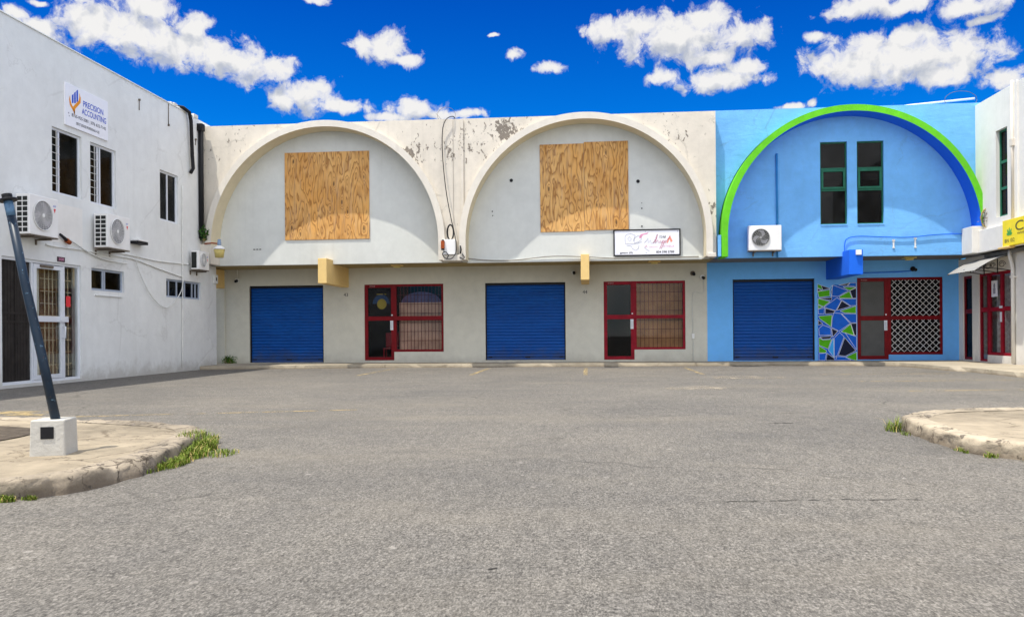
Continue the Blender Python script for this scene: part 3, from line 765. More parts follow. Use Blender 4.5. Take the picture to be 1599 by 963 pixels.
# ------------------------------------------------------------------ blue arcade building
bb = thing('shop_building', 'bright blue two-storey shop building with one lime green arch and a painted mosaic', 'building', (7.1, 2.2, 0.0))
BX0, BX1 = 3.535, 10.60
mb = MB(); spandrel(mb, BX0, BX1, BAYS[2], ZSP, RO, YSB, YU + .2, ZSOF, ZTOP + .07)
mb.build('parapet_wall', M['blue_wall'], bb, fix=False)
mb = MB(); ring_mesh(mb, BAYS[2], ZSP, RI - .01, RO - .02, 0.0, YU + .12, ZSOF - .01, 3.72)
mb.build('arch', [M['green'], M['blue_deep']], bb, fix=False)
mb = MB(); mb.box(3.56, 3.64, .02, YSB + .1, ZSOF, 3.60)
mb.build('pier_base', M['blue_wall'], bb, bevel=.01)
mb = MB(); mb.box(10.13, 10.62, -.03, YU - .01, 3.0, 3.71)
mb.build('pier_base', M['white_right'], bb, bevel=.012)['label'] = 'white pier base under the right end of the green arch'
UW = [(6.42, 7.14, 3.90, 6.17), (7.40, 8.11, 3.90, 6.17)]
mb = MB(); holes_wall(mb, TU, BX0, BX1, ZSOF, ZTOP - .05, UW, .18)
mb.build('recess_wall', M['blue_recess'], bb)
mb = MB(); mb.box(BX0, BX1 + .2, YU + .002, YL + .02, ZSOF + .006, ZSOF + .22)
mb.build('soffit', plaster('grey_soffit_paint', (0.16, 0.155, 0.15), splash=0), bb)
BS = (4.31, 6.67, ZB + .02, 2.52); BD = (7.88, 8.77, .13, 2.52); BW = (8.77, 10.29, .27, 2.52)
mb = MB(); holes_wall(mb, TL, 3.562, 10.74, 0.0, ZSOF + .1, [BS, BD, BW], .22)
mb.build('lower_wall', M['blue_lower'], bb)
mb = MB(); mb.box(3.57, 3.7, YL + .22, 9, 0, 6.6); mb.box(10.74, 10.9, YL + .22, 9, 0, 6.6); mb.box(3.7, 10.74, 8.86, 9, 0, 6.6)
mb.build('rear_wall', M['darkroom'], bb)
mb = MB(); mb.box(BX0, BX1 + .2, YU + .2, 9.05, 6.55, 6.68); mb.box(BX0, 10.74, YL + .22, 8.8, ZSOF + .03, ZSOF + .2)
mb.build('roof', M['roof'], bb)
mb = MB(); mb.box(7.0, 7.355, 0.0, YL + .01, 2.48, 3.15)
mb.build('beam', M['blue_deep'], bb, bevel=.012)
roller_shutter(TL, bb, *BS)
for k, (a, b, c, d) in enumerate(UW):
    o = window(TU, bb, a, b, c, d, M['green_frame'], rails=(4.85, 5.44), w=.035, mw=.05, d0=.06, d1=.12, pane=M['glass_dark'],
               blind=(a + .03, b - .03, c + .03, 4.85, M['curtain_brown'], .30) if k == 1 else None)
    f = MB(); frame_bars(f, TU, a + .04, b - .04, 4.88, 5.41, .055, .035, .075); f.build('vent_sash', M['green_frame'], o, bevel=.004)
    s = MB(); s.pbox(TU, a, b, c - .03, c + .004, -.015, .06); s.build('sill', M['blue_wall'], o)
shop_door(TL, bb, *BD, 1.34, M['red'], (M['mesh_grey'], M['mesh_grey']), 8.69, w=.11)
bw = window(TL, bb, *BW, M['red'], rails=(1.34,), w=.075, mw=.11, d0=.03, d1=.10, pane=M['glass_dark'])
g = MB()
def lattice(g, T, u0, u1, z0, z1, p, d, r):
    n = int((u1 - u0 + z1 - z0) / p) + 2
    for s in (1, -1):
        for k in range(-n, n):
            # line u - s*z = c
            c = (u0 - s * z0 if s == 1 else u0 + z0) + k * p
            pts = []
            for z in (z0, z1):
                u = c + s * z if s == 1 else c - z
                pts.append((u, z))
            (ua, za), (ub, zb) = pts
            if ua > ub: ua, za, ub, zb = ub, zb, ua, za
            if ub <= u0 or ua >= u1: continue
            if ua < u0: za += (zb - za) * (u0 - ua) / (ub - ua); ua = u0
            if ub > u1: zb = za + (zb - za) * (u1 - ua) / (ub - ua); ub = u1
            if abs(ub - ua) < .01: continue
            g.tube([T(ua, za, d), T(ub, zb, d)], r, 5, caps=False)
lattice(g, TL, 8.85, 10.21, .35, 1.28, .178, .022, .0095)
lattice(g, TL, 8.85, 10.21, 1.40, 2.44, .178, .022, .0095)
g.build('grille', M['bar_white'], bw)
bl = MB(); bl.pbox(TL, 8.85, 9.15, .35, 2.44, .19, .2); bl.build('blind', plain('grey_blind', (.22, .21, .20), .9, var=.3), bw)
mb = MB(); text('empuje', TL, 8.0, 2.44, .03, .17, d=.024, mb=mb)
mb.build('frame_lettering', M['bar_white'], bb, fix=False)

# painted mosaic on the wall between shutter and door
MP = [('g', (85,315),(112,325),(128,362),(85,345)), ('k', (112,325),(185,352),(128,362)), ('k', (85,350),(122,368),(85,372)),
('g', (85,375),(183,362),(183,412),(95,420)), ('l', (183,352),(205,325),(198,420),(183,412)), ('b', (210,325),(330,370),(250,415),(198,412),(190,380)),
('k', (255,325),(345,308),(320,330)), ('b', (350,308),(395,308),(395,340),(325,332)), ('g', (290,340),(395,345),(345,368),(325,362)),
('g', (340,375),(362,430),(262,430),(262,415)), ('k', (345,370),(395,350),(395,430),(365,430)), ('k', (95,425),(200,425),(195,445),(120,435)),
('g', (88,430),(185,455),(130,495),(88,475)), ('g', (88,480),(125,498),(88,512)), ('b', (135,500),(240,425),(275,450),(230,528),(150,505)),
('k', (278,450),(348,495),(238,525)), ('b', (262,432),(395,436),(395,488),(350,490)), ('g', (265,530),(392,492),(392,550),(300,545)),
('b', (88,515),(140,505),(135,552),(90,552)), ('k', (148,508),(225,530),(210,548),(145,552)), ('g', (92,570),(200,562),(190,655),(100,590)),
('b', (215,545),(270,550),(345,630),(255,690),(195,660),(200,590)), ('b', (275,552),(395,555),(395,625),(350,625)), ('k', (350,630),(395,628),(395,725),(378,725)),
('g', (348,635),(375,725),(270,695)), ('k', (88,600),(125,630),(88,640)), ('b', (92,670),(125,640),(190,665),(192,720),(95,722)), ('k', (195,668),(245,690),(205,735)),
('k', (100,735),(200,728),(180,750),(120,752)), ('g', (92,740),(125,760),(195,755),(165,830),(92,800)), ('b', (260,700),(295,735),(240,880),(215,900),(215,745)),
('l', (205,745),(212,750),(212,898),(168,840)), ('k', (300,742),(388,845),(305,888),(248,882)), ('b', (303,702),(395,735),(395,840)),
('g', (92,805),(155,845),(145,862),(92,860)), ('b', (92,868),(152,862),(140,922),(92,922)), ('k', (158,865),(215,905),(215,922),(150,922)),
('g', (310,895),(395,855),(395,922),(360,918)), ('b', (235,890),(300,895),(350,922),(225,922))]
def mu(p): return (6.755 + (p[0] - 85) / 310 * 1.10, 0.11 + (922 - p[1]) / 614 * 2.27)
mb = MB(); mb.cur = 2
edge = [(85, 318), (110, 322), (190, 350), (210, 322), (250, 322), (300, 318), (345, 304), (397, 304), (397, 924), (85, 924)]
mb.poly([TL(*mu(p), -.004) for p in edge])
ci = {'g': 1, 'b': 2, 'l': 3, 'k': 4}
for q in MP:
    pts = [Vector((*mu(p), 0)) for p in q[1:]]
    area = sum(pts[i].x * pts[(i + 1) % len(pts)].y - pts[(i + 1) % len(pts)].x * pts[i].y for i in range(len(pts)))
    if area < 0: pts = pts[::-1]
    n = len(pts); ins = []
    w = -.002
    for i in range(n):
        a, b, c = pts[i - 1], pts[i], pts[(i + 1) % n]
        e1 = (b - a).normalized(); e2 = (c - b).normalized()
        n1 = Vector((-e1.y, e1.x, 0)); n2 = Vector((-e2.y, e2.x, 0))
        bi = n1 + n2
        bi = bi / max(.35, bi.dot(n1))
        ins.append(b + bi * w)
    mb.cur = ci[q[0]]
    mb.poly([TL(p.x, p.y, -.008) for p in ins])
    mb.cur = 0
    for p0, p1 in zip(pts, pts[1:] + pts[:1]):
        e = (p1 - p0).normalized(); nn = Vector((-e.y, e.x, 0)) * .0045
        p0 = p0 - e * .004; p1 = p1 + e * .004
        k_ = -.0105 - .00002 * MP.index(q)
        mb.poly([TL(v.x, v.y, k_) for v in (p0 - nn, p1 - nn, p1 + nn, p0 + nn)])
mb.build('mural', [M['mural_line'], M['mural_green'], M['mural_blue'], M['mural_light'], M['mural_navy']], bb, fix=False)

# ------------------------------------------------------------------ white office building on the left
ob = thing('office_building', 'white two-storey office building with aluminium sliding windows and a PRECISION ACCOUNTING board', 'building', (XL, -6.0, 0.0))
LW = dict(a=(-6.63, -5.61, 3.98, 5.36), b=(-5.29, -4.27, 3.97, 5.34), c=(-2.24, -1.27, 4.0, 5.31), d=(-5.28, -3.96, 2.02, 2.52), e=(-1.95, .03, 2.0, 2.49))
LD = (-8.15, -5.66, .06, 2.53)
mb = MB(); holes_wall(mb, TLW, -23.6, 1.02, 0.0, 7.16, list(LW.values()) + [LD], .22)
mb.build('wall', M['white_wall'], ob)
mb = MB(); mb.box(XL - 9, XL - .22, .8, 1.02, 0, 7.1); mb.box(XL - 9, XL - .22, -23.6, -23.4, 0, 7.1); mb.box(XL - 9.2, XL - 9, -23.6, 1.02, 0, 7.1)
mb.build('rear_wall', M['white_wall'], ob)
mb = MB(); mb.box(XL - 9, XL - .22, -23.4, .8, 6.6, 6.75); mb.box(XL - 9, XL - .22, -23.4, .8, 3.0, 3.15)
mb.build('roof', M['roof'], ob)
mb = MB(); mb.box(XL - .24, XL + .025, -23.6, -.4, 7.155, 7.185)
mb.build('coping', M['white_wall'], ob, bevel=.008)
mb = MB(); mb.box(XL - .05, XL + .004, -6.95, -5.60, 2.96, 3.78)
mb.build('patch_panel', plaster('patched_white_paint', (.80, .78, .74), var=.05, streak=.2, splash=0), ob)
u0, u1, z0, z1 = LW['a']
window(TLW, ob, u0, u1, z0, z1, M['alu'], mull=(-6.33,), w=.05, pane=M['glass_dark'], grille=(u0 + .04, -6.33, z0 + .05, z1 - .05, 2, 8, M['bar_white'], .02))
u0, u1, z0, z1 = LW['b']
window(TLW, ob, u0, u1, z0, z1, M['alu'], mull=(-4.93, -4.84), w=.05, pane=M['glass_dark'], grille=(u0 + .04, -4.95, z0 + .05, z1 - .05, 2, 8, M['bar_white'], .02))
u0, u1, z0, z1 = LW['c']
window(TLW, ob, u0, u1, z0, z1, M['alu'], mull=(-1.76,), w=.05, pane=M['glass_dark'])
u0, u1, z0, z1 = LW['d']
window(TLW, ob, u0, u1, z0, z1, M['alu_blue'], mull=(-4.75, -4.68), w=.05, pane=M['glass_dark'], grille=(u0 + .04, u1 - .05, z0 + .05, z1 - .05, 9, 2, M['bar_tan'], .16))
u0, u1, z0, z1 = LW['e']
window(TLW, ob, u0, u1, z0, z1, M['alu_blue'], mull=(-1.72, -1.28, -.83, -.4, -.2), w=.05, mw=.05, pane=M['glass_dark'])
mb = MB(); mb.pbox(TLW, -5.15, -4.07, 1.90, 1.925, -.035, .0)
mb.build('sill', M['white_wall'], ob, bevel=.005)
# entrance: dark shutter, glazed door and side light
mb = MB(); frame_bars(mb, TLW, LD[0], LD[1], LD[2], LD[3], .055, .04, .12, mull=(-7.22, -6.20), mw=.06)
dr = mb.build('entrance_frame', M['alu'], ob, bevel=.004)
mb = MB(); mb.pbox(TLW, -8.09, -7.26, .12, 2.47, .075, .10)
for k in range(9): mb.pbox(TLW, -8.08 + .09 * k, -8.07 + .09 * k, .13, 2.46, .068, .076)
for z in (1.28, 1.45): mb.pbox(TLW, -8.09, -7.26, z - .02, z + .02, .06, .076)
mb.pbox(TLW, -7.70, -7.66, .13, 2.46, .058, .076)
mb.build('screen_panel', plain('dark_brown_mesh', (.028, .024, .022), .6, var=.3), dr)
mb = MB(); frame_bars(mb, TLW, -7.18, -6.24, .12, 2.46, .085, .03, .085, rails=(1.35,), mw=.12)
dl = mb.build('door', M['alu'], dr, bevel=.004)
mb = MB(); mb.pbox(TLW, -7.12, -6.3, .17, 2.41, .055, .06); mb.build('door_pane', M['glass'], dl)
mb = MB(); mb.pbox(TLW, -6.20, -5.70, .12, 2.46, .07, .076); mb.build('side_pane', M['glass'], dr)
mb = MB(); mb.tube([TLW(-6.28, 1.2, .02), TLW(-6.28, 1.2, -.04), TLW(-6.28, .95, -.04), TLW(-6.28, .95, .02)], .012, 8); mb.pbox(TLW, -6.36, -6.12, 1.29, 1.41, -.005, .03)
mb.build('handle', M['alu'], dl)
mb = MB(); bars(mb, TLW, -6.75, -5.72, .14, 2.45, 8, 9, .19, .011); mb.build('grille', M['bar_tan'], dr)
mb = MB(); mb.pbox(TLW, -6.92, -6.76, .1, 2.45, .22, .26); mb.build('inner_jamb', plain('cream_jamb', (.8, .74, .62), .8), dr)
mb = MB(); mb.pbox(TLW, -6.10, -5.95, 1.62, 1.85, .060, .066); mb.build('sticker', M['red_sticker'], dr)
mb = MB(); mb.pbox(TLW, -6.2, -5.2, .02, 2.5, .9, .95); mb.build('inner_partition', plain('brown_wood_partition', (.45, .22, .09), .7, var=.3), dr)
mb = MB(); mb.pbox(TLW, -7.0, -6.6, 2.40, 2.45, .0, .03); mb.build('door_closer', M['steel'], dl)
np_ = MB(); np_.pbox(TLW, -6.49, -6.24, 2.56, 2.66, -.012, .0)
o = np_.build('number_plate', plain('dark_plate', (.06, .025, .04), .5), ob)
mb = MB(); text('308', TLW, -6.45, 2.585, .055, .17, d=-.0135, mb=mb); mb.build('lettering', M['ink_pink'], o, fix=False)
# rain pipes
mb = MB(); mb.tube([(XL - .10, -1.25, 7.22), (XL + .05, -1.05, 7.23), (XL + .10, -.80, 7.17), (XL + .10, -.70, 6.95), (XL + .09, -.62, 6.0), (XL + .09, -.57, 5.66), (XL + .06, -.66, 5.52)], .05, 10)
mb.build('rain_pipe', M['black'], ob)
mb = MB(); mb.tube([(XL + .075, -.06, 6.95), (XL + .075, -.06, 3.75)], .07, 12); mb.box(XL + .003, XL + .16, -.16, .02, 6.82, 7.02)
mb.build('rain_pipe', M['black'], ob)
mb = MB()
rr = random.Random(9)
for k in range(6):
    y = -1.75 + k * .12 + rr.random() * .05
    mb.box(XL - .2 + rr.random() * .05, XL + .0 + rr.random() * .05, y, y + .10 + rr.random() * .06, 7.17, 7.22 + rr.random() * .05)
mb.build('parapet_stone', M['cream_ring'], ob, bevel=.02)
mb = MB(); mb.box(XL - .2, XL + .02, -.34, -.10, 7.15, 7.26); mb.build('parapet_stone', M['cream_ring'], ob, bevel=.02)
def hook(y, za, zb, ze):
    def f(mb):
        mb.tube([TLW(y, za, -.012), TLW(y + .01, zb, -.012)], .010, 6); mb.tube([TLW(y, ze, -.001), TLW(y, ze, -.04)], .028, 8)
    return f
pieces('wall_hook', M['steel'], ob, [hook(-3.24, 6.58, 6.84, 6.84), hook(-1.79, 6.56, 7.14, 6.57), hook(-.26, 6.38, 6.55, 6.54)])

# ------------------------------------------------------------------ white building on the right
rb = thing('office_building', 'white building with a green slit window, a yellow fascia sign and crimson doors', 'building', (XR, -4.0, 0.0))
RWN = (-1.30, -.72, 3.83, 6.03)
mb = MB(); holes_wall(mb, TRW, -12.0, YSB - .003, 3.0, 6.99, [RWN], .2)
mb.build('upper_wall', M['white_right'], rb)
RD = (.48, .96, .12, 2.50); RWW = (-.91, .48, .30, 2.50); RN = (1.36, 1.92, .14, 2.50)
mb = MB(); holes_wall(mb, TRL, -12.0, YL - .003, 0.0, 3.0, [RD, RWW, RN], .2)
mb.build('lower_wall', M['white_right'], rb)
mb = MB(); mb.box(XR + .2, XR + 8, -12, .38, 2.9, 3.1); mb.box(XR + .2, XR + 8, -12, .38, 6.5, 6.7); mb.box(XRL + .2, XR + 8, .38, YL, 2.9, 3.1)
mb.build('roof', M['roof'], rb)
mb = MB(); mb.box(XR + 7.9, XR + 8.1, -12, 2.2, 0, 6.9); mb.box(XRL + .2, XR + 8, YL - .2, YL, 0, 2.9); mb.box(XR + .2, XR + 8, .2, .38, 3.1, 6.9); mb.box(XRL + .2, XR + 8, -12, -11.8, 0, 6.9)
mb.build('rear_wall', M['white_right'], rb)
mb = MB(); mb.box(10.29, 10.74, -12, -.032, 3.0, 3.585)
mb.build('fascia', M['white_right'], rb, bevel=.012)
mb = MB(); mb.box(10.385, 10.43, -1.85, -1.58, 3.58, 7.02)
mb.build('pilaster', M['white_right'], rb, bevel=.01)
window(TRW, rb, *RWN, M['green_frame'], rails=(4.55, 5.22), w=.05, mw=.07, d0=.09, d1=.15, pane=M['glass_dark'])
mb = MB(); frame_bars(mb, TRL, *RD, .06, .03, .10, rails=(1.52,), mw=.13)
o = mb.build('door', M['red_bright'], rb, bevel=.004)
mb = MB(); mb.pbox(TRL, RD[0] + .04, RD[1] - .04, .16, 2.46, .06, .066); mb.build('pane', M['glass'], o)
o = window(TRL, rb, *RWW, M['red_bright'], mull=(-.22,), rails=(1.52,), w=.075, mw=.11, d0=.03, d1=.10,
           grille=(-.85, .42, .36, 2.44, 7, 12, M['bar_white'], .16), blind=(-.85, .42, .36, 2.44, plain('grey_mauve_blind', (.62, .52, .52), .9, var=.3), .22))
mb = MB(); mb.pbox(TRL, .02, .34, 1.85, 2.28, .050, .055)
nt_ = mb.build('poster', M['sign_white'], o)
mb = MB(); mb.pbox(TRL, .12, .24, 1.93, 2.08, .045, .0495); mb.poly([TRL(.18 + .05 * math.cos(a * .3), 2.14 + .07 * math.sin(a * .3), .047) for a in range(21)])
mb.build('poster_figure', M['ink_grey'], nt_, fix=False)
mb = MB(); mb.pbox(TRL, -.26, -.18, 1.18, 1.44, .012, .029)
mb.build('handle', M['alu'], o)
mb = MB(); mb.pbox(TRL, -.29, -.13, 1.54, 1.60, .02, .029); mb.build('lock', M['alu'], o)
mb = MB(); frame_bars(mb, TRL, *RN, .07, .03, .10, rails=(1.5,), mw=.12)
o = mb.build('door', M['red'], rb, bevel=.004)
mb = MB(); mb.pbox(TRL, RN[0] + .05, RN[1] - .05, .18, 2.46, .06, .066); mb.build('pane', M['glass_dark'], o)
mb = MB(); mb.tube([(10.36, -1.67, 7.05), (10.36, -1.67, 3.6)], .035, 10); mb.box(10.32, 10.41, -1.74, -1.60, 5.45, 5.62)
mb.build('rain_pipe', M['cream_upper'], rb)
mb = MB(); mb.tube([(10.62, -1.0, 2.98), (10.60, -1.0, 2.85), (10.66, -1.0, 2.6), (10.675, -1.0, 2.5), (10.675, -1.0, .12)], .045, 10); mb.box(10.63, 10.735, -1.07, -.93, 2.28, 2.33)
mb.build('rain_pipe', M['white_right'], rb)

# ------------------------------------------------------------------ ground
mb = MB(); mb.box(-160, 160, -160, 200, -.6, 0.0)
tag(mb.build('ground', M['asphalt']), kind='structure')
def offset_poly(pts, d):
    n = len(pts); out = []
    for i in range(n):
        a, b, c = Vector(pts[i - 1]), Vector(pts[i]), Vector(pts[(i + 1) % n])
        e1 = (b - a).normalized(); e2 = (c - b).normalized()
        bi = Vector((-e1.y, e1.x)) + Vector((-e2.y, e2.x))
        out.append(b + bi.normalized() * d)
    return out
def spline(pts, n):
    out = []
    m = len(pts)
    for i in range(m):
        p0, p1, p2, p3 = (Vector(pts[(i + k - 1) % m]) for k in range(4))
        for j in range(n):
            t = j / n
            out.append(.5 * ((2 * p1) + (-p0 + p2) * t + (2 * p0 - 5 * p1 + 4 * p2 - p3) * t * t + (-p0 + 3 * p1 - 3 * p2 + p3) * t ** 3))
    return out
mb = MB()
pv = [(-11.04, -.10), (-5.9, .82), (0, 1.12), (3.4, 1.22), (6.5, 1.1), (8.0, .85), (8.45, .55), (8.55, -.6), (8.62, -2.2), (8.85, -2.75), (8.80, -5.3), (8.6, -12), (XRL + .003, -12), (XRL + .003, YL + .003), (-11.6, YL + .003), (-11.6, 1.03), (-11.04, 1.03)]
def dense(pts, step):
    out = []
    for a, b in zip(pts, pts[1:] + pts[:1]):
        n = max(1, int((Vector(b) - Vector(a)).length / step))
        for k in range(n): out.append(Vector(a).lerp(Vector(b), k / n))
    return out
rr = random.Random(3)
pd = dense(pv, .22)
top = []
bot = []
for p in pd:
    front = not (p.y > 2.0 or p.x > 10.5 or p.x < -11.0)
    j = rr.uniform(-.03, .03) if front else 0
    chip = rr.uniform(.02, .06) if (front and rr.random() < .18) else 0
    top.append((p.x + (.02 + chip if p.x > 8 and front else 0), p.y + (j * .5 + .02 + chip if front else 0), ZB))
    bot.append((p.x, p.y + j, -.02))
n = len(pd)
mb.add(top + bot, [list(range(n))] + [(i, n + i, n + (i + 1) % n, (i + 1) % n) for i in range(n)])
tag(mb.build('pavement', M['pave']), kind='structure')

def kerbed_island(label, outline, inner_kerb, h, seed, patch=None, loc=(0, 0, 0), km='kerb'):
    root = thing('kerbed_island', label, 'island', loc)
    rr = random.Random(seed)
    pts = spline(outline, 10)
    area = sum(pts[i].x * pts[(i + 1) % len(pts)].y - pts[(i + 1) % len(pts)].x * pts[i].y for i in range(len(pts)))
    if area < 0: pts = pts[::-1]
    pts = [Vector((p.x, p.y)) for p in pts]
    pts = [p for p in pts]
    # even spacing along the outline, so that the chips are of one size
    dn = []
    for p, q in zip(pts, pts[1:] + pts[:1]):
        m_ = max(1, int((q - p).length / .045))
        for k in range(m_): dn.append(p.lerp(q, k / m_))
    pts = dn
    n = len(pts)
    arc = [0.0]
    for i in range(1, n): arc.append(arc[-1] + (pts[i] - pts[i - 1]).length)
    joints = []
    t = rr.uniform(0, .5)
    while t < arc[-1]:
        joints.append(t); t += rr.uniform(.42, .95)
    lvls = [(-.002, -.03), (.004, h * .16), (.008, h * .34), (.012, h * .52), (.014, h * .72), (.018, h * .87), (.027, h * .975), (.045, h + .004), (.10, h + .006), (.17, h), (inner_kerb, h - .012)]
    offs = [offset_poly(pts, off) for off, z in lvls]
    rings = []
    for li, (off, z) in enumerate(lvls):
        rg = []
        for i in range(n):
            p = offs[li][i]
            nv = Vector((p.x, p.y, z + seed))
            inward = (offs[min(len(lvls) - 1, li + 1)][i] - offs[max(0, li - 1)][i]).normalized()
            rough = mnoise.fractal(nv * 5.0, 1.0, 2.0, 5) * .024 + mnoise.fractal(nv * 20.0, .8, 2.1, 4) * .013
            chunk = max(0.0, mnoise.noise(nv * 2.6) - .22) * .11          # broken-off corners
            jd = min(abs(arc[i] - j) for j in joints)
            groove = .030 * max(0.0, 1 - jd / .04)
            face = 1.0 if 0 < li < 8 else (.35 if li < 10 else .15)
            d = (rough + chunk + groove) * face
            zz = z - (chunk * .55 + groove * .5) * (1 if 5 <= li < 9 else 0) + (mnoise.fractal(nv * 7.0, 1.0, 2.0, 4) * .006 if li > 5 else 0)
            rg.append((p.x + inward.x * d, p.y + inward.y * d, zz))
        rings.append(rg)
    mb = MB(); mb.smooth = True
    vs = [v for rg in rings for v in rg]
    fs = []
    for l in range(len(lvls) - 1):
        for i in range(n):
            fs.append((l * n + i, l * n + (i + 1) % n, (l + 1) * n + (i + 1) % n, (l + 1) * n + i))
    mb.add(vs, fs)
    mb.build('kerb', M[km], root)
    mb = MB(); o = offset_poly(pts, inner_kerb - .02)
    mb.add([(q.x, q.y, h - .016) for q in o] , [list(range(n))])
    mb.build('paving', M['concrete'], root)
    if patch:
        mb = MB(); mb.poly([(x, y, h - .008) for x, y in patch]); mb.build('soil_patch', plain('dark_soil', (.075, .06, .045), .95, var=.4, scale=12, bump=.8), root)
    return root
kerbed_island('large broken concrete kerb island at the foot of the leaning post', [(-3.55, -18.28), (-3.28, -18.02), (-3.17, -17.58), (-3.19, -16.92), (-3.39, -16.03), (-3.62, -15.45), (-4.11, -15.06), (-5.34, -14.61), (-6.6, -14.42), (-9.5, -14.3), (-11.0, -14.6), (-11.0, -18.3), (-9.5, -18.7), (-6.0, -18.75), (-4.4, -18.6)], .24, .125, 5,
              patch=[tuple(v) for v in spline([(-5.05, -16.75), (-4.98, -16.1), (-5.2, -15.55), (-5.9, -15.25), (-7.5, -15.1), (-8.2, -16.3), (-7.0, -17.2), (-5.2, -17.1)], 8)], loc=(-5, -16.5, 0))
kerbed_island('low kerb island of pale stone blocks with no post on it', [(3.34, -13.95), (3.12, -14.4), (3.04, -15.1), (3.03, -15.75), (3.16, -16.2), (3.47, -16.45), (4.6, -16.75), (7.5, -16.9), (9.5, -16.5), (9.8, -14.6), (9.0, -13.2), (6.5, -13.05), (4.88, -13.2), (3.8, -13.5)], .24, .125, 8, loc=(5, -15, 0), km='kerb_pale')

mb = MB()
for (pts) in ([(-7.3, -13.6), (-3.0, -12.35), (-3.02, -12.27), (-7.34, -13.5)], [(-10.5, -13.0), (-6.8, -13.2), (-7.0, -12.6), (-10.2, -12.3)]):
    mb.poly([(x, y, .004) for x, y in pts])
for k in range(4):
    x = -5.5 + 2.7 * k
    mb.poly([(x, -3.6, .004), (x + .1, -3.6, .004), (x + .1, .2, .004), (x, .2, .004)])
for k in range(3):
    y = -9 + 2.6 * k
    mb.poly([(5.2, y, .004), (8.5, y + .4, .004), (8.5, y + .5, .004), (5.2, y + .1, .004)])
tag(mb.build('road_marking', M['paint_line'], fix=False), kind='structure')
mb = MB()
for (cx, cy, a, b) in ((1.9, -8.2, .55, .45), (3.4, -4.8, .8, .6)):
    mb.poly([(cx + a * math.cos(t * .35) * (1 + .2 * math.sin(t * 2.1)), cy + b * math.sin(t * .35) * (1 + .2 * math.cos(t * 1.7)), .0045) for t in range(18)])
tag(mb.build('road_dust', M['dust'], fix=False), kind='structure')

mb = MB(); rr = random.Random(21)
def crack(pts, w):
    out = []
    for (x0, y0), (x1, y1) in zip(pts[:-1], pts[1:]):
        k = max(2, int(math.hypot(x1 - x0, y1 - y0) / .05))
        for j in range(k):
            t = j / k
            out.append((x0 + (x1 - x0) * t + rr.uniform(-.012, .012), y0 + (y1 - y0) * t + rr.uniform(-.018, .018)))
    for (a, b) in zip(out[:-1], out[1:]):
        if rr.random() < .22: continue
        ww = w * rr.uniform(.3, 1.3)
        mb.poly([(a[0], a[1] - ww, .0035), (b[0], b[1] - ww * rr.uniform(.5, 1), .0035), (b[0], b[1] + ww * rr.uniform(.5, 1), .0035), (a[0], a[1] + ww, .0035)])
crack([(.75, -18.05), (1.1, -17.98), (1.7, -17.92), (2.2, -17.93)], .006)
crack([(2.65, -17.98), (3.3, -18.0), (4.2, -18.05)], .006)
crack([(-.42, -19.5), (-.35, -19.46), (-.30, -19.47)], .010)
crack([(1.95, -13.8), (2.25, -13.78)], .022)
crack([(-.62, -15.25), (-.50, -15.22)], .018)
tag(mb.build('road_crack', plain('dark_crack_filler', (.045, .042, .038), .9), fix=False), kind='structure')
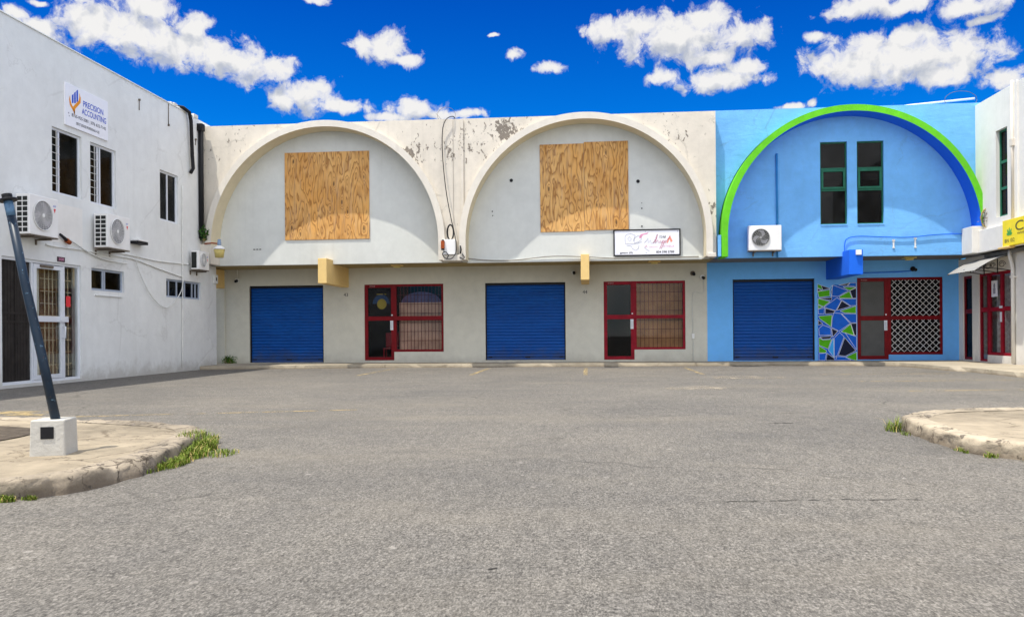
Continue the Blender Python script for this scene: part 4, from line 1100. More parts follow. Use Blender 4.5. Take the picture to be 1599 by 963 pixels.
# ------------------------------------------------------------------ air conditioners
def ac_unit(T, u0, u1, z0, z1, out, label, fan_u, fan_r, side=True, style='light', group='outdoor air conditioner units', base=None, sticker=True, gap=.09):
    w = u1 - u0
    root = thing('air_conditioner', label, 'air conditioner', base, group)
    mb = MB(); mb.pbox(T, u0, u1, z0, z1, -out, -gap)
    mb.build('casing', M['white'], root, bevel=.014)
    mb = MB(); mb.pbox(T, u0 + .004, u1 - .004, z0 - .022, z0 - .001, -out + .004, -gap)
    mb.build('base_tray', M['steel'], root)
    if side:
        mb = MB()
        if side == 'grid':
            rows = 7; dd = (out - gap - .06) / 2
            for i in range(2):
                for j in range(rows):
                    a = z0 + .045 + (z1 - z0 - .08) * j / rows; b = a + (z1 - z0 - .08) / rows - .022
                    d1 = -out + .045 + i * dd; d2 = d1 + dd - .022
                    mb.pbox(T, u0 - .004, u0 + .01, a, b, d1, d2)
        else:
            mb.pbox(T, u0 - .004, u0 + .01, z0 + .04, z1 - .04, -out + .07, -gap - .02)
        mb.build('side_fins', M['fin'], root)
    # fan behind a wire guard
    zc = (z0 + z1) / 2 + .01
    D = -out
    mb = MB()
    mb.poly([T(fan_u + fan_r * math.cos(2 * math.pi * k / 40), zc + fan_r * math.sin(2 * math.pi * k / 40), D - .003) for k in range(40)])
    o = mb.build('fan_opening', M['fan_grey'] if style == 'light' else M['fin'], root, fix=False)
    mb = MB()
    for b in range(3):
        a0 = b * 2 * math.pi / 3 + .4
        pts = []
        for k in range(7):
            t = k / 6; a = a0 + t * .9
            pts.append((fan_r * (.18 + .74 * t ** .5) * math.cos(a), fan_r * (.18 + .74 * t ** .5) * math.sin(a)))
        for k in range(6, -1, -1):
            t = k / 6; a = a0 + .55 + t * 1.0
            pts.append((fan_r * (.18 + .70 * t) * math.cos(a), fan_r * (.18 + .70 * t) * math.sin(a)))
        mb.poly([T(fan_u + x, zc + y, D - .006) for x, y in pts])
    mb.build('fan_blade', plain('fan_blade_grey', (.34, .33, .35), .4), o, fix=False)
    mb = MB()
    for f in (1.0, .86, .72, .58, .44, .30):
        mb.tube([T(fan_u + fan_r * f * math.cos(2 * math.pi * k / 32), zc + fan_r * f * math.sin(2 * math.pi * k / 32), D - .018) for k in range(32)], .010 if f == 1.0 else .0032, 5, closed=True)
    for k in range(20):
        a = 2 * math.pi * k / 20
        mb.tube([T(fan_u + fan_r * .12 * math.cos(a), zc + fan_r * .12 * math.sin(a), D - .02), T(fan_u + fan_r * math.cos(a), zc + fan_r * math.sin(a), D - .014)], .003, 4, caps=False)
    mb.tube([T(fan_u, zc, D - .008), T(fan_u, zc, D - .028)], fan_r * .13, 14)
    mb.build('fan_guard', M['white'] if style == 'light' else plain('grey_guard_wire', (.35, .35, .34), .5), root)
    if sticker:
        mb = MB(); uu = u1 - .12
        mb.poly([T(uu - .035, z1 - .20, D - .002), T(uu + .035, z1 - .20, D - .002), T(uu + .0, z1 - .29, D - .002)])
        mb.build('sticker', M['red_sticker'], root, fix=False)
        mb = MB(); text('air', T, uu - .05, z1 - .165, .045, .10, d=D - .002, mb=mb)
        mb.build('badge_lettering', M['ink_blue'], root, fix=False)
    def arm(u):
        def f(mb):
            mb.pbox(T, u - .018, u + .018, z0 - .055, z0 - .023, -out + .03, -.002); mb.pbox(T, u - .017, u + .017, z0 - .14, z0 - .056, -.03, -.003)
        return f
    pieces('bracket', M['steel'], root, [arm(u0 + w * .2), arm(u1 - w * .2)])
    return root
ac_unit(TLW, -7.88, -7.0, 2.97, 3.75, .38, 'white air conditioner beside the patched panel, behind the leaning post', -7.49, .29, 'grid', base=(XL, -7.44, 2.9))
ac_unit(TLW, -5.31, -4.40, 2.97, 3.73, .41, 'white air conditioner over the small low window and under a tall grilled window', -4.93, .28, 'grid', base=(XL, -4.86, 2.9))
ac_unit(TLW, -.76, -.13, 2.82, 3.34, .33, 'small white air conditioner near the corner, above the wide low window', -.50, .19, 'fins', base=(XL, -.45, 2.75))
ac_unit(TU, 4.42, 5.30, 3.19, 3.87, .32, 'white air conditioner on the blue wall with a dark round fan', 4.74, .235, False, 'dark', base=(4.86, YU, 3.1), sticker=False)

# ------------------------------------------------------------------ plywood boards
def ply(label, u0, u1, z0, z1, d, tilt=0.0, group=None):
    mb = MB(); c = ((u0 + u1) / 2, (z0 + z1) / 2)
    def T(u, z, dd):
        x, y = u - c[0], z - c[1]
        return (c[0] + x * math.cos(tilt) - y * math.sin(tilt), YU + dd, c[1] + x * math.sin(tilt) + y * math.cos(tilt))
    mb.pbox(T, u0, u1, z0, z1, d - .022, d)
    o = mb.build('plywood_board', M['plywood'], loc=(c[0], YU, z0), bevel=.002)
    return tag(o, label, 'plywood', group)
ply('single square plywood board alone under its cream arch, nearest the white office building', -8.75, -6.24, 3.735, 6.275, -.002)
ply('plywood board with swirling grain, hung slightly lower than its stained neighbour', -1.30, -.06, 3.835, 6.31, -.002, .004, 'plywood boards on the middle arch')
ply('plywood board with orange stains, reaching behind the framed gem sign', -.055, 1.18, 3.865, 6.35, -.006, .004, 'plywood boards on the middle arch')

# ------------------------------------------------------------------ signs
sg = thing('sign_board', 'white sign with a flame logo and PRECISION ACCOUNTING in blue', 'sign', (XL, -5.44, 5.48))
S0, S1, SZ0, SZ1 = -6.23, -4.64, 5.49, 6.40
mb = MB(); mb.pbox(TLW, S0, S1, SZ0, SZ1, -.035, -.002); mb.build('panel', M['sign_white'], sg, bevel=.003)
SW, SHH = S1 - S0, SZ1 - SZ0
def TSG(u, z, d): return TLW(S0 + u * SW, SZ0 + z * SHH, d - .035)
mb = MB()
def lt(s, u, z, h, w): text(s, lambda a, b, c: TLW(S0 + a, SZ0 + b, c - .035), u * SW, z * SHH, h * SHH, w * SW, d=-.002, mb=mb, bold=.012)
lt('PRECISION', .40, .60, .145, .48); lt('ACCOUNTING', .37, .41, .145, .58)
mb.build('name_lettering', M['ink_blue'], sg, fix=False)
mb = MB()
lt('8765-925-2081 | 876 632-7142', .14, .225, .10, .80); lt('2005 ST GEORGES PROFESSIONALS 4 USD', .24, .095, .065, .54)
mb.build('contact_lettering', M['ink_black'], sg, fix=False)
mb = MB(); mb.poly([TSG(.075 + .012 * math.cos(a), .30 + .02 * math.sin(a), -.002) for a in [k * .5 for k in range(12)]]); mb.poly([TSG(.085 + .010 * math.cos(a), .235 + .016 * math.sin(a), -.002) for a in [k * .5 for k in range(12)]])
mb.build('phone_mark', M['ink_grey'], sg, fix=False)
mb = MB()
for (u, za, zb) in ((.165, .56, .80), (.215, .585, .88), (.265, .64, .95)):
    mb.poly([TSG(u - .018, za, -.002), TSG(u + .018, za + .02, -.002), TSG(u + .018, zb, -.002), TSG(u - .018, zb - .05, -.002)])
mb.build('logo_bar', M['ink_blue'], sg, fix=False)
mb = MB()
def crescent(a, b): 
    for (p, q, r, s) in zip(a[:-1], b[:-1], b[1:], a[1:]): mb.poly([TSG(*p, -.003), TSG(*q, -.003), TSG(*r, -.003), TSG(*s, -.003)])
crescent([(.10, .72), (.085, .62), (.10, .50), (.16, .41), (.20, .33)], [(.105, .71), (.115, .63), (.135, .54), (.185, .46), (.215, .36)])
crescent([(.31, .88), (.345, .78), (.34, .66), (.28, .56), (.22, .46), (.205, .31)], [(.31, .87), (.315, .78), (.295, .69), (.23, .59), (.175, .50), (.195, .32)])
mb.build('logo_flame', M['ink_orange'], sg, fix=False)

js = thing('sign_board', 'white framed sign with faded crimson script and a line-drawn gem', 'sign', (1.68, YU, 3.11))
J0, J1, JZ0, JZ1 = .75, 2.61, 3.115, 3.86
mb = MB(); mb.pbox(TU, J0 + .03, J1 - .03, JZ0 + .03, JZ1 - .03, -.05, -.03); mb.build('panel', M['sign_white'], js)
mb = MB(); frame_bars(mb, TU, J0, J1, JZ0, JZ1, .035, -.065, -.028); mb.build('frame', M['black'], js, bevel=.003)
def TJ(px, py, d=-.052):   # picture of the sign face: 120..1470 across, 130..640 down
    return TU(J0 + (px - 105) / 1385 * (J1 - J0), JZ1 - (py - 105) / 555 * (JZ1 - JZ0), d)
def stroke(mbx, pts, r): mbx.tube([TJ(x, y) for x, y in pts], r, 5, caps=False)
mb = MB()
stroke(mb, [(350, 400), (345, 260), (380, 205), (480, 190), (560, 230), (520, 330), (540, 385), (620, 370), (690, 310), (680, 250), (610, 240), (545, 290), (530, 350)], .004)
stroke(mb, [(350, 400), (480, 410), (620, 395), (690, 360)], .004)
stroke(mb, [(380, 440), (470, 450), (500, 510), (570, 545), (625, 500), (635, 430)], .004)
stroke(mb, [(400, 300), (440, 250), (480, 300), (440, 360), (400, 300)], .003)
stroke(mb, [(740, 390), (790, 340), (820, 290), (825, 390), (880, 330), (880, 400), (930, 390), (1010, 215)], .0045)
stroke(mb, [(750, 480), (790, 530), (850, 560)], .004); stroke(mb, [(770, 590), (800, 600)], .004)
mb.build('gem_drawing', M['ink_grey'], js, fix=False)
mb = MB()
mb.poly([TJ(640, 270), TJ(670, 210), TJ(760, 190), TJ(840, 175), TJ(800, 210), TJ(720, 225), TJ(690, 280), TJ(650, 300)])
mb.build('gem_ribbon', M['ink_pink'], js, fix=False)
mb = MB()
stroke(mb, [(930, 400), (1000, 300), (1020, 215), (985, 330), (970, 400), (1030, 330), (1040, 400), (1090, 350), (1085, 400), (1140, 340), (1060, 520)], .0055)
stroke(mb, [(1130, 400), (1180, 340), (1090, 520)], .0055); stroke(mb, [(750, 490), (790, 440), (800, 490)], .005); stroke(mb, [(1170, 400), (1280, 250)], .006)
mb.build('script_lettering', M['ink_red'], js, fix=False)
mb = MB()
mb.poly([TJ(1200, 400, -.0515), TJ(1270, 240, -.0515), TJ(1330, 360, -.0515), TJ(1290, 390, -.0515), TJ(1265, 320, -.0515), TJ(1230, 400, -.0515)])
mb.build('coral_letter', M['ink_coral'], js, fix=False)
def tj(s, px, py, hpx, wpx, mbx, sh=0.0, bold=.02):
    k = (J1 - J0) / 1385; kz = (JZ1 - JZ0) / 555
    text(s, lambda a, b, c: TU(J0 + (px - 105) * k + a, JZ1 - (py - 105) * kz + b, c - .052), 0, 0, hpx * kz, wpx * k, d=0, shear=sh, mb=mbx, bold=bold)
mb = MB(); tj('RTHELA', 1140, 490, 45, 220, mb, bold=0.0); tj('collection', 840, 490, 28, 180, mb, bold=0.0); mb.build('small_lettering', M['ink_pink'], js, fix=False)
mb = MB(); tj('7298', 1040, 300, 50, 140, mb, .3, 0.0); tj('gatam (0)', 240, 620, 50, 265, mb); tj('804 598 5789', 990, 608, 48, 370, mb)
mb.build('number_lettering', M['ink_black'], js, fix=False)
mb = MB()
for x, y in ((1430, 160), (770, 155), (180, 610)): mb.poly([TJ(x + 9 * math.cos(a * .6), y + 9 * math.sin(a * .6)) for a in range(11)])
mb.build('screw', M['ink_grey'], js, fix=False)

ys = thing('sign_board', 'yellow fascia sign with a green leaf emblem above the awning', 'sign', (10.2, -2.6, 3.0))
mb = MB(); mb.box(10.15, 10.285, -4.2, -1.60, 3.0, 3.63); mb.build('panel', M['sign_yellow'], ys, bevel=.006)
def TYS(u, z, d): return (10.15 + d, -1.60 - u, 3.0 + z)
mb = MB()
text('CITY', TYS, .62, .32, .23, 1.3, d=-.004, mb=mb)
mb.build('name_lettering', plain('dark_olive_ink', (.10, .10, .03), .5), ys, fix=False)
mb = MB(); text('BIN 10/2', TYS, .12, .08, .09, .46, d=-.004, mb=mb); text('WHOLESALE', TYS, .70, .225, .06, .9, d=-.004, mb=mb); mb.build('small_lettering', M['ink_black'], ys, fix=False)
mb = MB()
for a, l in ((20, .15), (55, .19), (90, .20), (125, .19), (160, .15)):
    ca, sa = math.cos(R(a)), math.sin(R(a))
    mb.poly([TYS(.34 + l * t * ca - wv * sa, .25 + l * t * sa + wv * ca, -.004) for t, wv in ((0, 0), (.4, .03), (.75, .028), (1, 0), (.75, -.028), (.4, -.03))])
mb.build('leaf_emblem', M['ink_green'], ys, fix=False)
mb = MB(); mb.box(10.10, 10.29, -1.92, -1.46, 2.955, 2.998); mb.build('bracket', M['yellow'], ys, bevel=.01)

# ------------------------------------------------------------------ awning over the red doors
aw = thing('awning', 'curved pale awning on black scroll brackets above the red doors', 'awning', (XRL, -.2, 2.5))
mb = MB(); n = 14
prof = []
for k in range(n + 1):
    t = k / n
    prof.append((XRL - .005 - .95 * t, 2.885 - .40 * t ** 1.7))
ya, yb = -.92, .66
top = []
for (x, z) in prof:
    for j in range(25):
        y = ya + (yb - ya) * j / 24
        top.append((x, y, z + .006 * (1 if j % 2 else -1)))
fs = []
for k in range(n):
    for j in range(24):
        fs.append((k * 25 + j, k * 25 + j + 1, (k + 1) * 25 + j + 1, (k + 1) * 25 + j))
mb.add(top, fs)
o = mb.build('canopy', M['canopy'], aw); md = o.modifiers.new('sheet', 'SOLIDIFY'); md.thickness = .012
for y in (ya + .05, (ya + yb) / 2, yb - .05):
    mb = MB()
    mb.tube([(XRL - .012, y, 2.45), (XRL - .012, y, 2.84)], .012, 6)
    mb.tube([(x, y, z - .025) for x, z in prof], .012, 6)
    mb.tube([(XRL - .012, y, 2.47), (XRL - .3, y, 2.52), (XRL - .62, y, 2.55), (XRL - .86, y, 2.555)], .011, 6)
    for cx_, r in ((.25, .09), (.48, .07), (.68, .045)):
        mb.tube([(XRL - cx_ + r * (1 - t / 30) * math.cos(t * .5), y, 2.66 - cx_ * .09 + r * (1 - t / 30) * math.sin(t * .5)) for t in range(20)], .008, 5)
    mb.tube([(XRL - .36, y, 2.52), (XRL - .36, y, 2.80)], .010, 6)
    mb.build('scroll_bracket', M['black'], aw)

# ------------------------------------------------------------------ leaning post
lp = thing('leaning_post', 'dark navy lamp post leaning out of a whitewashed concrete block', 'post', (-3.98, -17.02, .115))
mb = MB()
a, b = Vector((.235, .075)), Vector((-.06, .255))
p0 = Vector((-4.12, -17.19))
q = [p0, p0 + a, p0 + a + b, p0 + b]
ct = sum(q, Vector((0, 0))) / 4
tp = [ct + (v - ct) * .95 for v in q]
mb.hexa([(v.x, v.y, .09) for v in q] + [(v.x, v.y, .375) for v in tp])
o = mb.build('concrete_block', M['block'], lp, bevel=.012)
o.modifiers['bevel'].segments = 3
mb = MB()
e = a.normalized(); nrm = Vector((e.y, -e.x))
def TB(u, z, d): 
    w = p0.lerp(p0 + a, .5) + e * u - nrm * d
    return (w.x, w.y, z)
mb.pbox(TB, -.045, .045, .235, .325, -.004, .03); mb.build('cable_cover', M['black'], lp, bevel=.004)
base = Vector((-3.995, -17.06, .37)); tip = Vector((-4.335, -17.10, 2.02))
mb = MB(); mb.tube([base, base.lerp(tip, .3), base.lerp(tip, .6) + Vector((-.008, 0, 0)), base.lerp(tip, .94)], [.034, .033, .032, .031], 20)
mb.build('pole', M['post'], lp)
dv = (tip - base).normalized()
mb = MB(); mb.tube([base.lerp(tip, .93), base.lerp(tip, 1.0)], .032, 20); mb.build('pole_sleeve', plain('faded_blue_paint', (.10, .19, .30), .45, var=.35, scale=20), lp)
mb = MB(); mb.tube([tip - dv * .005, tip + dv * .012], .066, 24); mb.tube([tip + dv * .012, tip + dv * .05], .036, 20); mb.build('flange_cap', M['black'], lp, bevel=.003)

# ------------------------------------------------------------------ small fittings on the walls
wl = thing('wall_lamp', 'yellowed bucket lamp with a blue-grey housing on an arm beside the corner air conditioner', 'lamp', (-10.32, -.35, 3.3))
mb = MB(); c = Vector((-10.32, -.35, 0))
prof = [(.06, 3.165), (.115, 3.17), (.135, 3.30), (.155, 3.40)]
def lathe(mb, c, prof, seg=20):
    vs = []; fs = []
    for r, z in prof:
        for k in range(seg): vs.append((c[0] + r * math.cos(2 * math.pi * k / seg), c[1] + r * math.sin(2 * math.pi * k / seg), z))
    for i in range(len(prof) - 1):
        for k in range(seg): fs.append((i * seg + k, i * seg + (k + 1) % seg, (i + 1) * seg + (k + 1) % seg, (i + 1) * seg + k))
    old = mb.smooth; mb.smooth = True; mb.add(vs, fs); mb.smooth = old
    mb.add(vs[:seg], [list(range(seg))[::-1]]); mb.add(vs[-seg:], [list(range(seg))])
lathe(mb, c, prof); mb.build('lens', M['lamp_shade'], wl)
mb = MB(); lathe(mb, c, [(.165, 3.40), (.16, 3.43), (.08, 3.49), (.05, 3.51)]); mb.build('reflector', M['white'], wl)
mb = MB(); lathe(mb, c, [(.05, 3.50), (.055, 3.60), (.045, 3.62), (.045, 3.68), (.02, 3.69)], 14); mb.build('housing', M['lamp_blue'], wl)
mb = MB(); mb.tube([(-10.32, -.35, 3.56), (-10.60, -.2, 3.60), (-10.9, -.01, 3.61)], .02, 8); mb.build('arm', M['rust'], wl)

def cable(name, label, cat, pts, r, mat, group=None, seg=6):
    mb = MB()
    P = [Vector(p) for p in pts]
    out = []
    for i in range(len(P) - 1):
        p0 = P[max(0, i - 1)]; p1 = P[i]; p2 = P[i + 1]; p3 = P[min(len(P) - 1, i + 2)]
        for j in range(5):
            t = j / 5
            out.append(.5 * ((2 * p1) + (-p0 + p2) * t + (2 * p0 - 5 * p1 + 4 * p2 - p3) * t * t + (-p0 + 3 * p1 - 3 * p2 + p3) * t ** 3))
    out.append(P[-1])
    mb.tube(out, r, seg)
    o = mb.build(name, mat, loc=tuple(P[0]))
    return tag(o, label, cat, group)
def LP(pts, d=-.02): return [TLW(y, z, d) for y, z in pts]
cable('conduit', 'long white conduit sagging from the patched panel to the wide low window', 'pipe', LP([(-6.88, 2.88), (-6.6, 2.86), (-5.6, 2.88), (-4.84, 2.86), (-3.63, 2.86), (-2.4, 2.72), (-1.12, 2.58)]), .018, M['conduit'])
cable('conduit', 'white conduit running from the middle air conditioner to the corner one', 'pipe', LP([(-4.55, 2.95), (-4.05, 2.95), (-3.3, 2.93), (-2.58, 2.91), (-1.9, 2.92), (-1.2, 2.94), (-.72, 2.96)]), .018, M['conduit'])
cable('conduit', 'thin vertical white conduit from roof level to the ground', 'pipe', LP([(-1.11, 5.1), (-1.12, 3.6), (-1.13, 2.0), (-1.16, .12)], -.035), .016, M['conduit'])
cable('cable', 'pale cable drooping in a loop below the conduits', 'cable', LP([(-3.50, 2.84), (-3.41, 2.63), (-3.02, 2.18), (-2.59, 1.87), (-2.11, 1.72), (-1.67, 1.85), (-1.25, 2.18), (-1.12, 2.5)], -.05), .012, M['conduit'])
cable('cable', 'pale cable slanting down from the orange connector', 'cable', LP([(-6.14, 3.06), (-5.85, 2.97), (-5.57, 2.88), (-5.2, 2.79), (-4.85, 2.74), (-4.3, 2.72), (-3.9, 2.72)], -.045), .016, M['conduit'])
mb = MB(); mb.tube([TLW(-6.46, 3.13, -.05), TLW(-6.34, 3.06, -.07), TLW(-6.25, 3.02, -.06)], [.025, .035, .03], 8); pl_ = mb.build('cable_connector', M['black'], loc=TLW(-6.3, 3.05, 0))
tag(pl_, 'black plug with a rusty orange joint under the patched panel', 'connector')
mb = MB(); mb.tube([TLW(-6.26, 3.03, -.06), TLW(-6.14, 2.98, -.06)], [.05, .045], 8); mb.build('joint', M['rust'], pl_)
sp_ = thing('flood_lamp', 'small dark flood lamp with a white cover on the white office wall', 'lamp', TLW(-3.45, 3.25, 0))
mb = MB(); mb.pbox(TLW, -3.68, -3.20, 3.23, 3.30, -.20, -.002); mb.build('housing', M['black'], sp_, bevel=.01)
mb = MB(); mb.pbox(TLW, -3.60, -3.20, 3.301, 3.345, -.20, -.01); mb.build('cover', M['white'], sp_, bevel=.008)
jb = thing('junction_box', 'small pale box at the corner below the corner air conditioner', 'box', TLW(.9, 2.6, 0))
mb = MB(); mb.pbox(TLW, .78, 1.0, 2.52, 2.78, -.07, -.001); mb.build('casing', M['conduit'], jb, bevel=.01)
mb = MB(); mb.pbox(TLW, .86, .92, 2.60, 2.70, -.076, -.069); mb.build('socket', M['black'], jb)

mbx = thing('meter_box', 'white box between the two cream arches with an orange breaker', 'electric box', (-3.82, 0, 3.17))
mb = MB(); mb.box(-3.99, -3.63, -.10, YS + .02, 3.175, 3.60); mb.build('casing', M['white'], mbx, bevel=.012)
mb = MB(); mb.box(-4.03, -3.93, -.17, -.102, 3.34, 3.56); mb.build('breaker', M['rust'], mbx, bevel=.012)
mb = MB(); mb.box(-4.02, -3.94, -.18, -.10, 3.30, 3.335); mb.box(-4.0, -3.95, -.175, -.10, 3.565, 3.59); mb.build('breaker_clip', M['black'], mbx)
cable('cable', 'long black cable hanging over the parapet down to the white meter box', 'cable',
      [(-3.67, .4, 7.02), (-3.70, .10, 7.06), (-3.87, .03, 6.98), (-3.98, .04, 6.75), (-4.01, .06, 6.3), (-3.98, .04, 5.7), (-3.89, -.02, 4.93), (-3.76, -.03, 4.2), (-3.65, -.12, 3.75), (-3.60, -.16, 3.45), (-3.62, -.17, 3.2), (-3.75, -.17, 3.05), (-3.92, -.17, 3.08), (-3.98, -.17, 3.2), (-3.90, -.17, 3.25), (-3.82, -.17, 3.15), (-3.86, -.17, 3.07)], .013, M['cable'])
mb = MB()
for k in range(3):
    mb.tube([(-3.78 + (.075 + .012 * k) * math.cos(t * 2 * math.pi / 24), -.02 - .012 * k, 3.80 + (.20 + .01 * k) * math.sin(t * 2 * math.pi / 24)) for t in range(24)], .011, 6, closed=True)
tag(mb.build('cable_coil', M['cable'], loc=(-3.78, 0, 3.6)), 'coil of black cable above the white meter box', 'cable')
mb = MB(); mb.tube([(-3.50, -.06, 3.20), (-3.48, -.07, 3.30), (-3.5, -.06, 3.42)], .022, 8); mb.tube([(-3.52, -.06, 3.10), (-3.42, -.07, 3.05), (-3.38, -.06, 3.1), (-3.46, -.06, 3.2)], .014, 6)
tag(mb.build('cable_end', M['cable'], loc=(-3.5, 0, 3.2)), 'short looped cable end on the pier beside the white meter box', 'cable')
cable('cable', 'thin grey cable along the foot of the middle arch wall', 'cable', [(-3.42, .52, 3.12), (-2.84, .53, 3.06), (-2.05, .53, 3.05), (-1.0, .53, 3.14), (-.2, .53, 3.12), (.79, .53, 3.06), (1.85, .53, 3.06), (3.1, .53, 3.07)], .014, plain('grey_cable', (.24, .22, .19), .7))
cable('cable', 'thin blue cable along the foot of the blue arch wall', 'cable', [(7.04, .55, 3.05), (7.05, .56, 3.35), (7.12, .56, 3.5), (7.4, .56, 3.56), (8.1, .56, 3.53), (8.75, .56, 3.51), (9.5, .56, 3.57), (10.3, .56, 3.58)], .013, M['blue_deep'])
mb = MB(); mb.tube([(5.25, YU - .03, 5.88), (5.25, YU - .03, 3.88)], .03, 8); mb.tube([(5.25, YU - .03, 3.85), (5.25, YU - .03, 3.02)], .022, 8)
tag(mb.build('conduit', plain('dark_blue_conduit', (.03, .22, .52), .6), loc=(5.25, YU, 3.9)), 'vertical blue conduit rising from the air conditioner on the blue wall', 'pipe')
for (x, z0, z1) in ((8.35, 3.22, 3.46), (8.92, 3.22, 3.50)):
    mb = MB(); mb.box(x - .02, x + .02, YU - .02, YU - .001, z0, z1); mb.box(x - .035, x + .035, YU - .03, YU - .002, z1 - .05, z1); mb.box(x - .03, x + .03, YU - .025, YU - .003, z0, z0 + .03)
    tag(mb.build('sign_bracket', M['conduit'], loc=(x, YU, z0)), 'shorter empty white sign bracket on the blue wall' if x < 8.6 else 'taller empty white sign bracket on the blue wall', 'bracket', 'sign brackets on the blue wall')
bx = MB(); bx.box(7.16, 7.30, -.07, -.001, 3.0, 3.13)
tag(bx.build('junction_box', M['white'], loc=(7.23, 0, 3.0), bevel=.008), 'tiny white square box on the front of the blue beam', 'box')
mb = MB(); mb.tube([(7.9, .9, 7.10), (9.3, .75, 7.18), (10.5, .6, 7.24)], .03, 8)
tag(mb.build('roof_pipe', M['alu'], loc=(9.2, .75, 7.1)), 'pale pipe lying on top of the blue parapet', 'pipe')
mb = MB(); mb.tube([(10.15 + .42 * math.cos(t * .26), .62, 7.22 + .24 * math.sin(t * .26)) for t in range(25)], .006, 5)
tag(mb.build('wire_coil', M['steel'], loc=(10.15, .62, 7.0)), 'thin loop of wire standing on the blue parapet', 'wire')
mb = MB(); mb.tube([(-3.95 + .26 * math.cos(t * .26), .45, 7.2 + .22 * math.sin(t * .26)) for t in range(25)], .005, 5); mb.tube([(-4.0, .45, 6.98), (-4.25, .45, 7.25)], .005, 5)
tag(mb.build('wire_coil', M['steel'], loc=(-3.95, .45, 7.0)), 'thin loop of wire standing on the cream parapet', 'wire')

for x, lab, mt_ in ((-5.58, 'small ochre ceiling lamp near shop number 43', 'yellow'), (1.94, 'small ochre ceiling lamp near shop number 44', 'yellow'), (8.99, 'small brass ceiling lamp above the lattice window', 'lamp_shade')):
    t = thing('ceiling_lamp', lab, 'lamp', (x, 1.2, ZSOF), 'ceiling lamps under the overhang')
    mb = MB(); mb.box(x - .17, x + .17, 1.1, 1.32, ZSOF - .035, ZSOF + .002); mb.build('base', M[mt_], t, bevel=.01)
    mb = MB(); mb.box(x - .10, x + .10, 1.13, 1.29, ZSOF - .085, ZSOF - .036); mb.build('lens', M['lamp_shade'], t, bevel=.02)
def camera_prop(x, z, lab, body, y=YL):
    t = thing('security_camera', lab, 'camera', (x, y, z), 'cameras and sensors under the overhang')
    mb = MB(); mb.tube([(x, y - .001, z), (x, y - .05, z)], .07, 16); mb.build('base', M[body], t)
    mb = MB(); mb.tube([(x, y - .05, z), (x + .02, y - .10, z - .02), (x + .02, y - .19, z - .04)], [.03, .045, .045], 14); mb.build('housing', M['black'], t)
    return t
camera_prop(3.42, 2.60, 'round camera with a white ring beside the edge of the blue paint', 'white')
camera_prop(3.14, 2.72, 'small dark sensor above the thin conduit, next to the white-ringed camera', 'steel')
camera_prop(9.45, 2.76, 'black camera above the red-framed lattice window', 'black')
camera_prop(-10.90, 2.69, 'small sensor on the wall between the corner and a blue shutter', 'conduit')
camera_prop(-.40, 2.80, 'little sensor beside the middle yellow beam', 'conduit')
cable('conduit', 'thin pale conduit down the wall beside the brown-blind window', 'pipe', [(3.45, YL - .015, 2.5), (3.45, YL - .015, 2.13), (3.14, YL - .015, 2.12), (3.13, YL - .015, 1.4), (3.14, YL - .015, .75), (3.14, YL - .015, .13)], .009, M['cream_recess'])
mb = MB(); mb.box(3.10, 3.18, YL - .05, YL - .001, .78, .93)
tag(mb.build('junction_box', M['conduit'], loc=(3.14, YL, .8), bevel=.006), 'tiny pale box low on the thin conduit beside the brown-blind window', 'box')
cable('conduit', 'thin blue conduit under the overhang leading to the black camera', 'pipe', [(7.4, YL - .02, 2.62), (8.1, YL - .02, 2.66), (8.8, YL - .02, 2.67), (9.4, YL - .02, 2.70)], .014, M['blue_deep'])
cable('cable', 'drop cable hanging from the soffit near the corner weed', 'cable', [(-10.86, 2.1, 3.02), (-10.87, 2.12, 2.85), (-10.88, 2.13, 2.76)], .012, M['conduit'])

# red chair seen dimly behind the first glass door
ch = thing('chair', 'red plastic chair dimly seen behind the first red-framed glass door', 'chair', (-6.2, 2.95, .1))
ZG = 0.0
mb = MB(); mb.box(-6.42, -6.0, 2.75, 3.15, .50, .54); mb.build('seat', M['chair_red'], ch, bevel=.02)
mb = MB(); mb.box(-6.42, -6.0, 3.15, 3.19, .56, 1.02); mb.build('backrest', M['chair_red'], ch, bevel=.02)
for x in (-6.39, -6.03):
    for y in (2.79, 3.11):
        mb = MB(); mb.tube([(x, y, ZG), (x, y, .5)], .02, 8); mb.build('leg', M['chair_red'], ch)
ps = MB(); c_ = (-6.36, 1.78)
ps.poly([TL(c_[0] + .27 * math.cos(math.pi * k / 20), c_[1] + .14 + .28 * math.sin(math.pi * k / 20), .16) for k in range(21)])
po = ps.build('poster', M['poster_blue'], loc=(c_[0], YL + .16, 1.6), fix=False)
tag(po, 'dark blue and ochre round poster behind the first glass door', 'poster')
ps = MB(); ps.poly([TL(c_[0] + .02 + .15 * math.cos(k * .3), c_[1] + .13 + .16 * math.sin(k * .3), .155) for k in range(21)]); ps.build('poster_figure', M['poster_yellow'], po, fix=False)
ps = MB(); ps.box(-6.5, -6.3, YL + .15, YL + .155, 2.20, 2.225); ps.box(-6.25, -6.2, YL + .15, YL + .155, 2.20, 2.225); ps.build('poster_lettering', M['poster_yellow'], po)

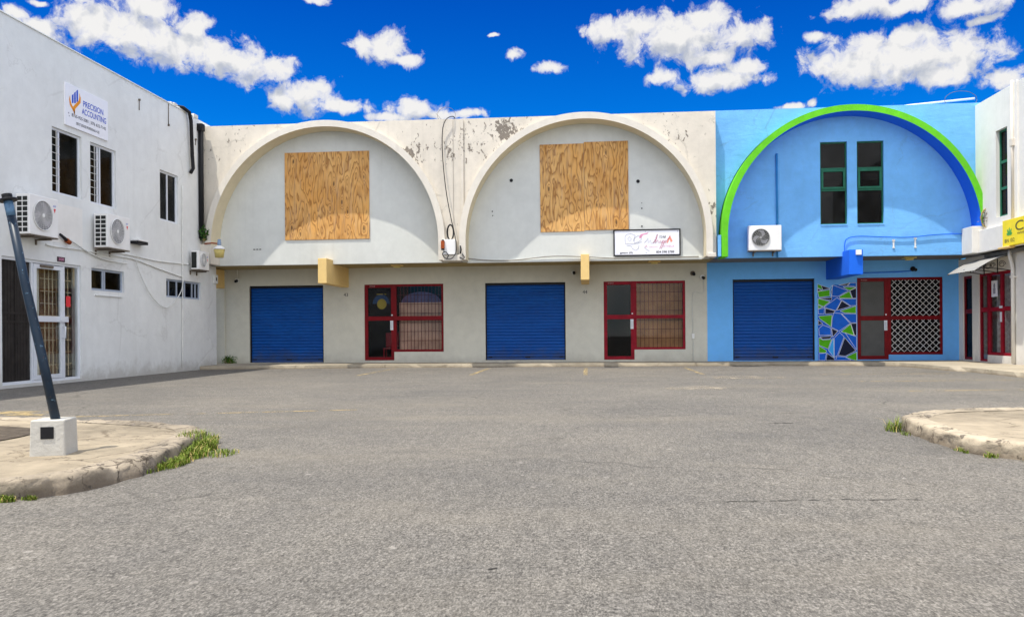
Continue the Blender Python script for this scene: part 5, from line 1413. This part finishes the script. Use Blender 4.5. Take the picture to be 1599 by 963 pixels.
# ------------------------------------------------------------------ weeds
def blades(mb, cx, cy, z, rx, ry, n, h, seed, w=.006, lean=.6):
    rr = random.Random(seed)
    for _ in range(n):
        a = rr.random() * 2 * math.pi; r = math.sqrt(rr.random())
        x = cx + rx * r * math.cos(a); y = cy + ry * r * math.sin(a)
        hh = h * (.45 + .75 * rr.random()) * (1.1 - .5 * r); d = rr.random() * 2 * math.pi
        ln = lean * hh * (.3 + rr.random())
        dx, dy = math.cos(d), math.sin(d); px, py = -dy * w * (.7 + .6 * rr.random()), dx * w
        p0 = Vector((x, y, z)); p1 = Vector((x + dx * ln * .35, y + dy * ln * .35, z + hh * .62)); p2 = Vector((x + dx * ln, y + dy * ln, z + hh * (.95 - .3 * rr.random())))
        s = Vector((px, py, 0))
        mb.add([p0 - s, p0 + s, p1 + s * .8, p1 - s * .8, p2], [(0, 1, 2, 3), (3, 2, 4)])
def tuft(label, spots, seed, group=None):
    g = MB()
    for i, (cx, cy, z, rx, ry, n, h) in enumerate(spots):
        g.cur = 0; blades(g, cx, cy, z, rx, ry, int(n * 2.4), h * 1.2, seed + i, .0032, .8)
        g.cur = 1; blades(g, cx, cy, z, rx * 1.1, ry * 1.1, max(3, n // 3), h * 1.25, seed + 50 + i, .0025, 1.1)
    tag(g.build('grass_tuft', [M['grass'], M['drygrass']], loc=spots[0][:3], fix=False), label, 'grass', group)
tuft('large green grass tuft wrapped round the tip of the broken kerb island', [(-3.15, -16.9, 0, .07, .24, 130, .075), (-3.22, -16.5, 0, .10, .24, 190, .095), (-3.33, -16.1, 0, .12, .22, 200, .12), (-3.50, -15.7, 0, .13, .22, 150, .12), (-3.19, -17.15, 0, .05, .14, 50, .06), (-3.45, -16.0, .11, .10, .2, 60, .07), (-3.05, -16.3, 0, .14, .2, 70, .05)], 11)
tuft('small grass tuft at the near foot of the broken kerb island', [(-3.52, -18.26, 0, .07, .035, 70, .05), (-3.40, -18.2, 0, .05, .03, 25, .035)], 31)
tuft('spiky green tuft at the far tip of the stone-block kerb island', [(3.0, -14.5, 0, .075, .10, 34, .16), (3.0, -14.8, 0, .04, .10, 14, .05)], 41, 'tufts along the stone-block kerb island')
tuft('low tuft at the blunt corner of the stone-block kerb island', [(3.03, -15.9, 0, .03, .12, 24, .04), (3.12, -16.22, 0, .05, .05, 26, .05)], 51, 'tufts along the stone-block kerb island')
tuft('low grass fringe along the near foot of the stone-block kerb island', [(3.34, -16.44, 0, .10, .03, 30, .05), (3.50, -16.52, 0, .12, .03, 24, .045), (3.72, -16.58, 0, .14, .03, 26, .05)], 61, 'tufts along the stone-block kerb island')

def leafy(name, label, cat, c, size, n, seed, mat, stem_up=True, leaf=.05):
    rr = random.Random(seed)
    root = thing(name, label, cat, c)
    lf = MB(); st = MB()
    for _ in range(n):
        v = Vector((rr.gauss(0, .45), rr.gauss(0, .45), abs(rr.gauss(.45, .3))))
        p = Vector(c) + Vector((v.x * size[0], v.y * size[1], min(1.1, v.z) * size[2]))
        a = Vector((rr.uniform(-1, 1), rr.uniform(-1, 1), rr.uniform(-.3, .9))).normalized(); b = a.cross(Vector((rr.uniform(-1, 1), rr.uniform(-1, 1), rr.uniform(-1, 1)))).normalized()
        L = leaf * rr.uniform(.6, 1.3)
        lf.add([p, p + a * L * .5 + b * L * .28, p + a * L, p + a * L * .5 - b * L * .28], [(0, 1, 2, 3)])
        if rr.random() < .12: st.tube([Vector(c), Vector(c).lerp(p, .6), p], .004, 4, caps=False)
    lf.build('foliage', mat, root, fix=False); st.build('stem', M['drygrass'], root)
leafy('weed_plant', 'low green weed growing in the corner beside the white office building', 'plant', (-11.10, 2.0, ZB), (.20, .08, .22), 420, 5, M['shrub'])
leafy('fern', 'small fern rooted in the black rain pipe above the corner air conditioner', 'plant', (XL + .14, -.06, 3.68), (.10, .10, .36), 160, 6, M['fern'], leaf=.09)
dw = thing('dry_vine', 'tangle of dry vine and dead leaves where the green arch meets the white wall', 'plant', (10.52, -.02, 3.72))
mb = MB(); rr = random.Random(12)
for k in range(5):
    mb.tube([(10.44 + (.09 + .015 * k) * math.cos(t * .42) , -.06 - .03 * k + .02 * rr.random(), 3.90 + (.17 + .02 * k) * math.sin(t * .42)) for t in range(13 + k)], .010, 5)
mb.build('stem', M['drygrass'], dw)
mb = MB()
for _ in range(70):
    p = Vector((10.40 + rr.gauss(0, .05), -.1 + rr.gauss(0, .08), 3.78 + abs(rr.gauss(0, .15)))); a = Vector((rr.uniform(-1, 1), rr.uniform(-1, 1), rr.uniform(-1, 1))).normalized(); b = a.orthogonal().normalized()
    mb.add([p, p + a * .04 + b * .015, p + a * .08, p + a * .04 - b * .015], [(0, 1, 2, 3)])
mb.build('dead_leaves', M['steel'], dw, fix=False)
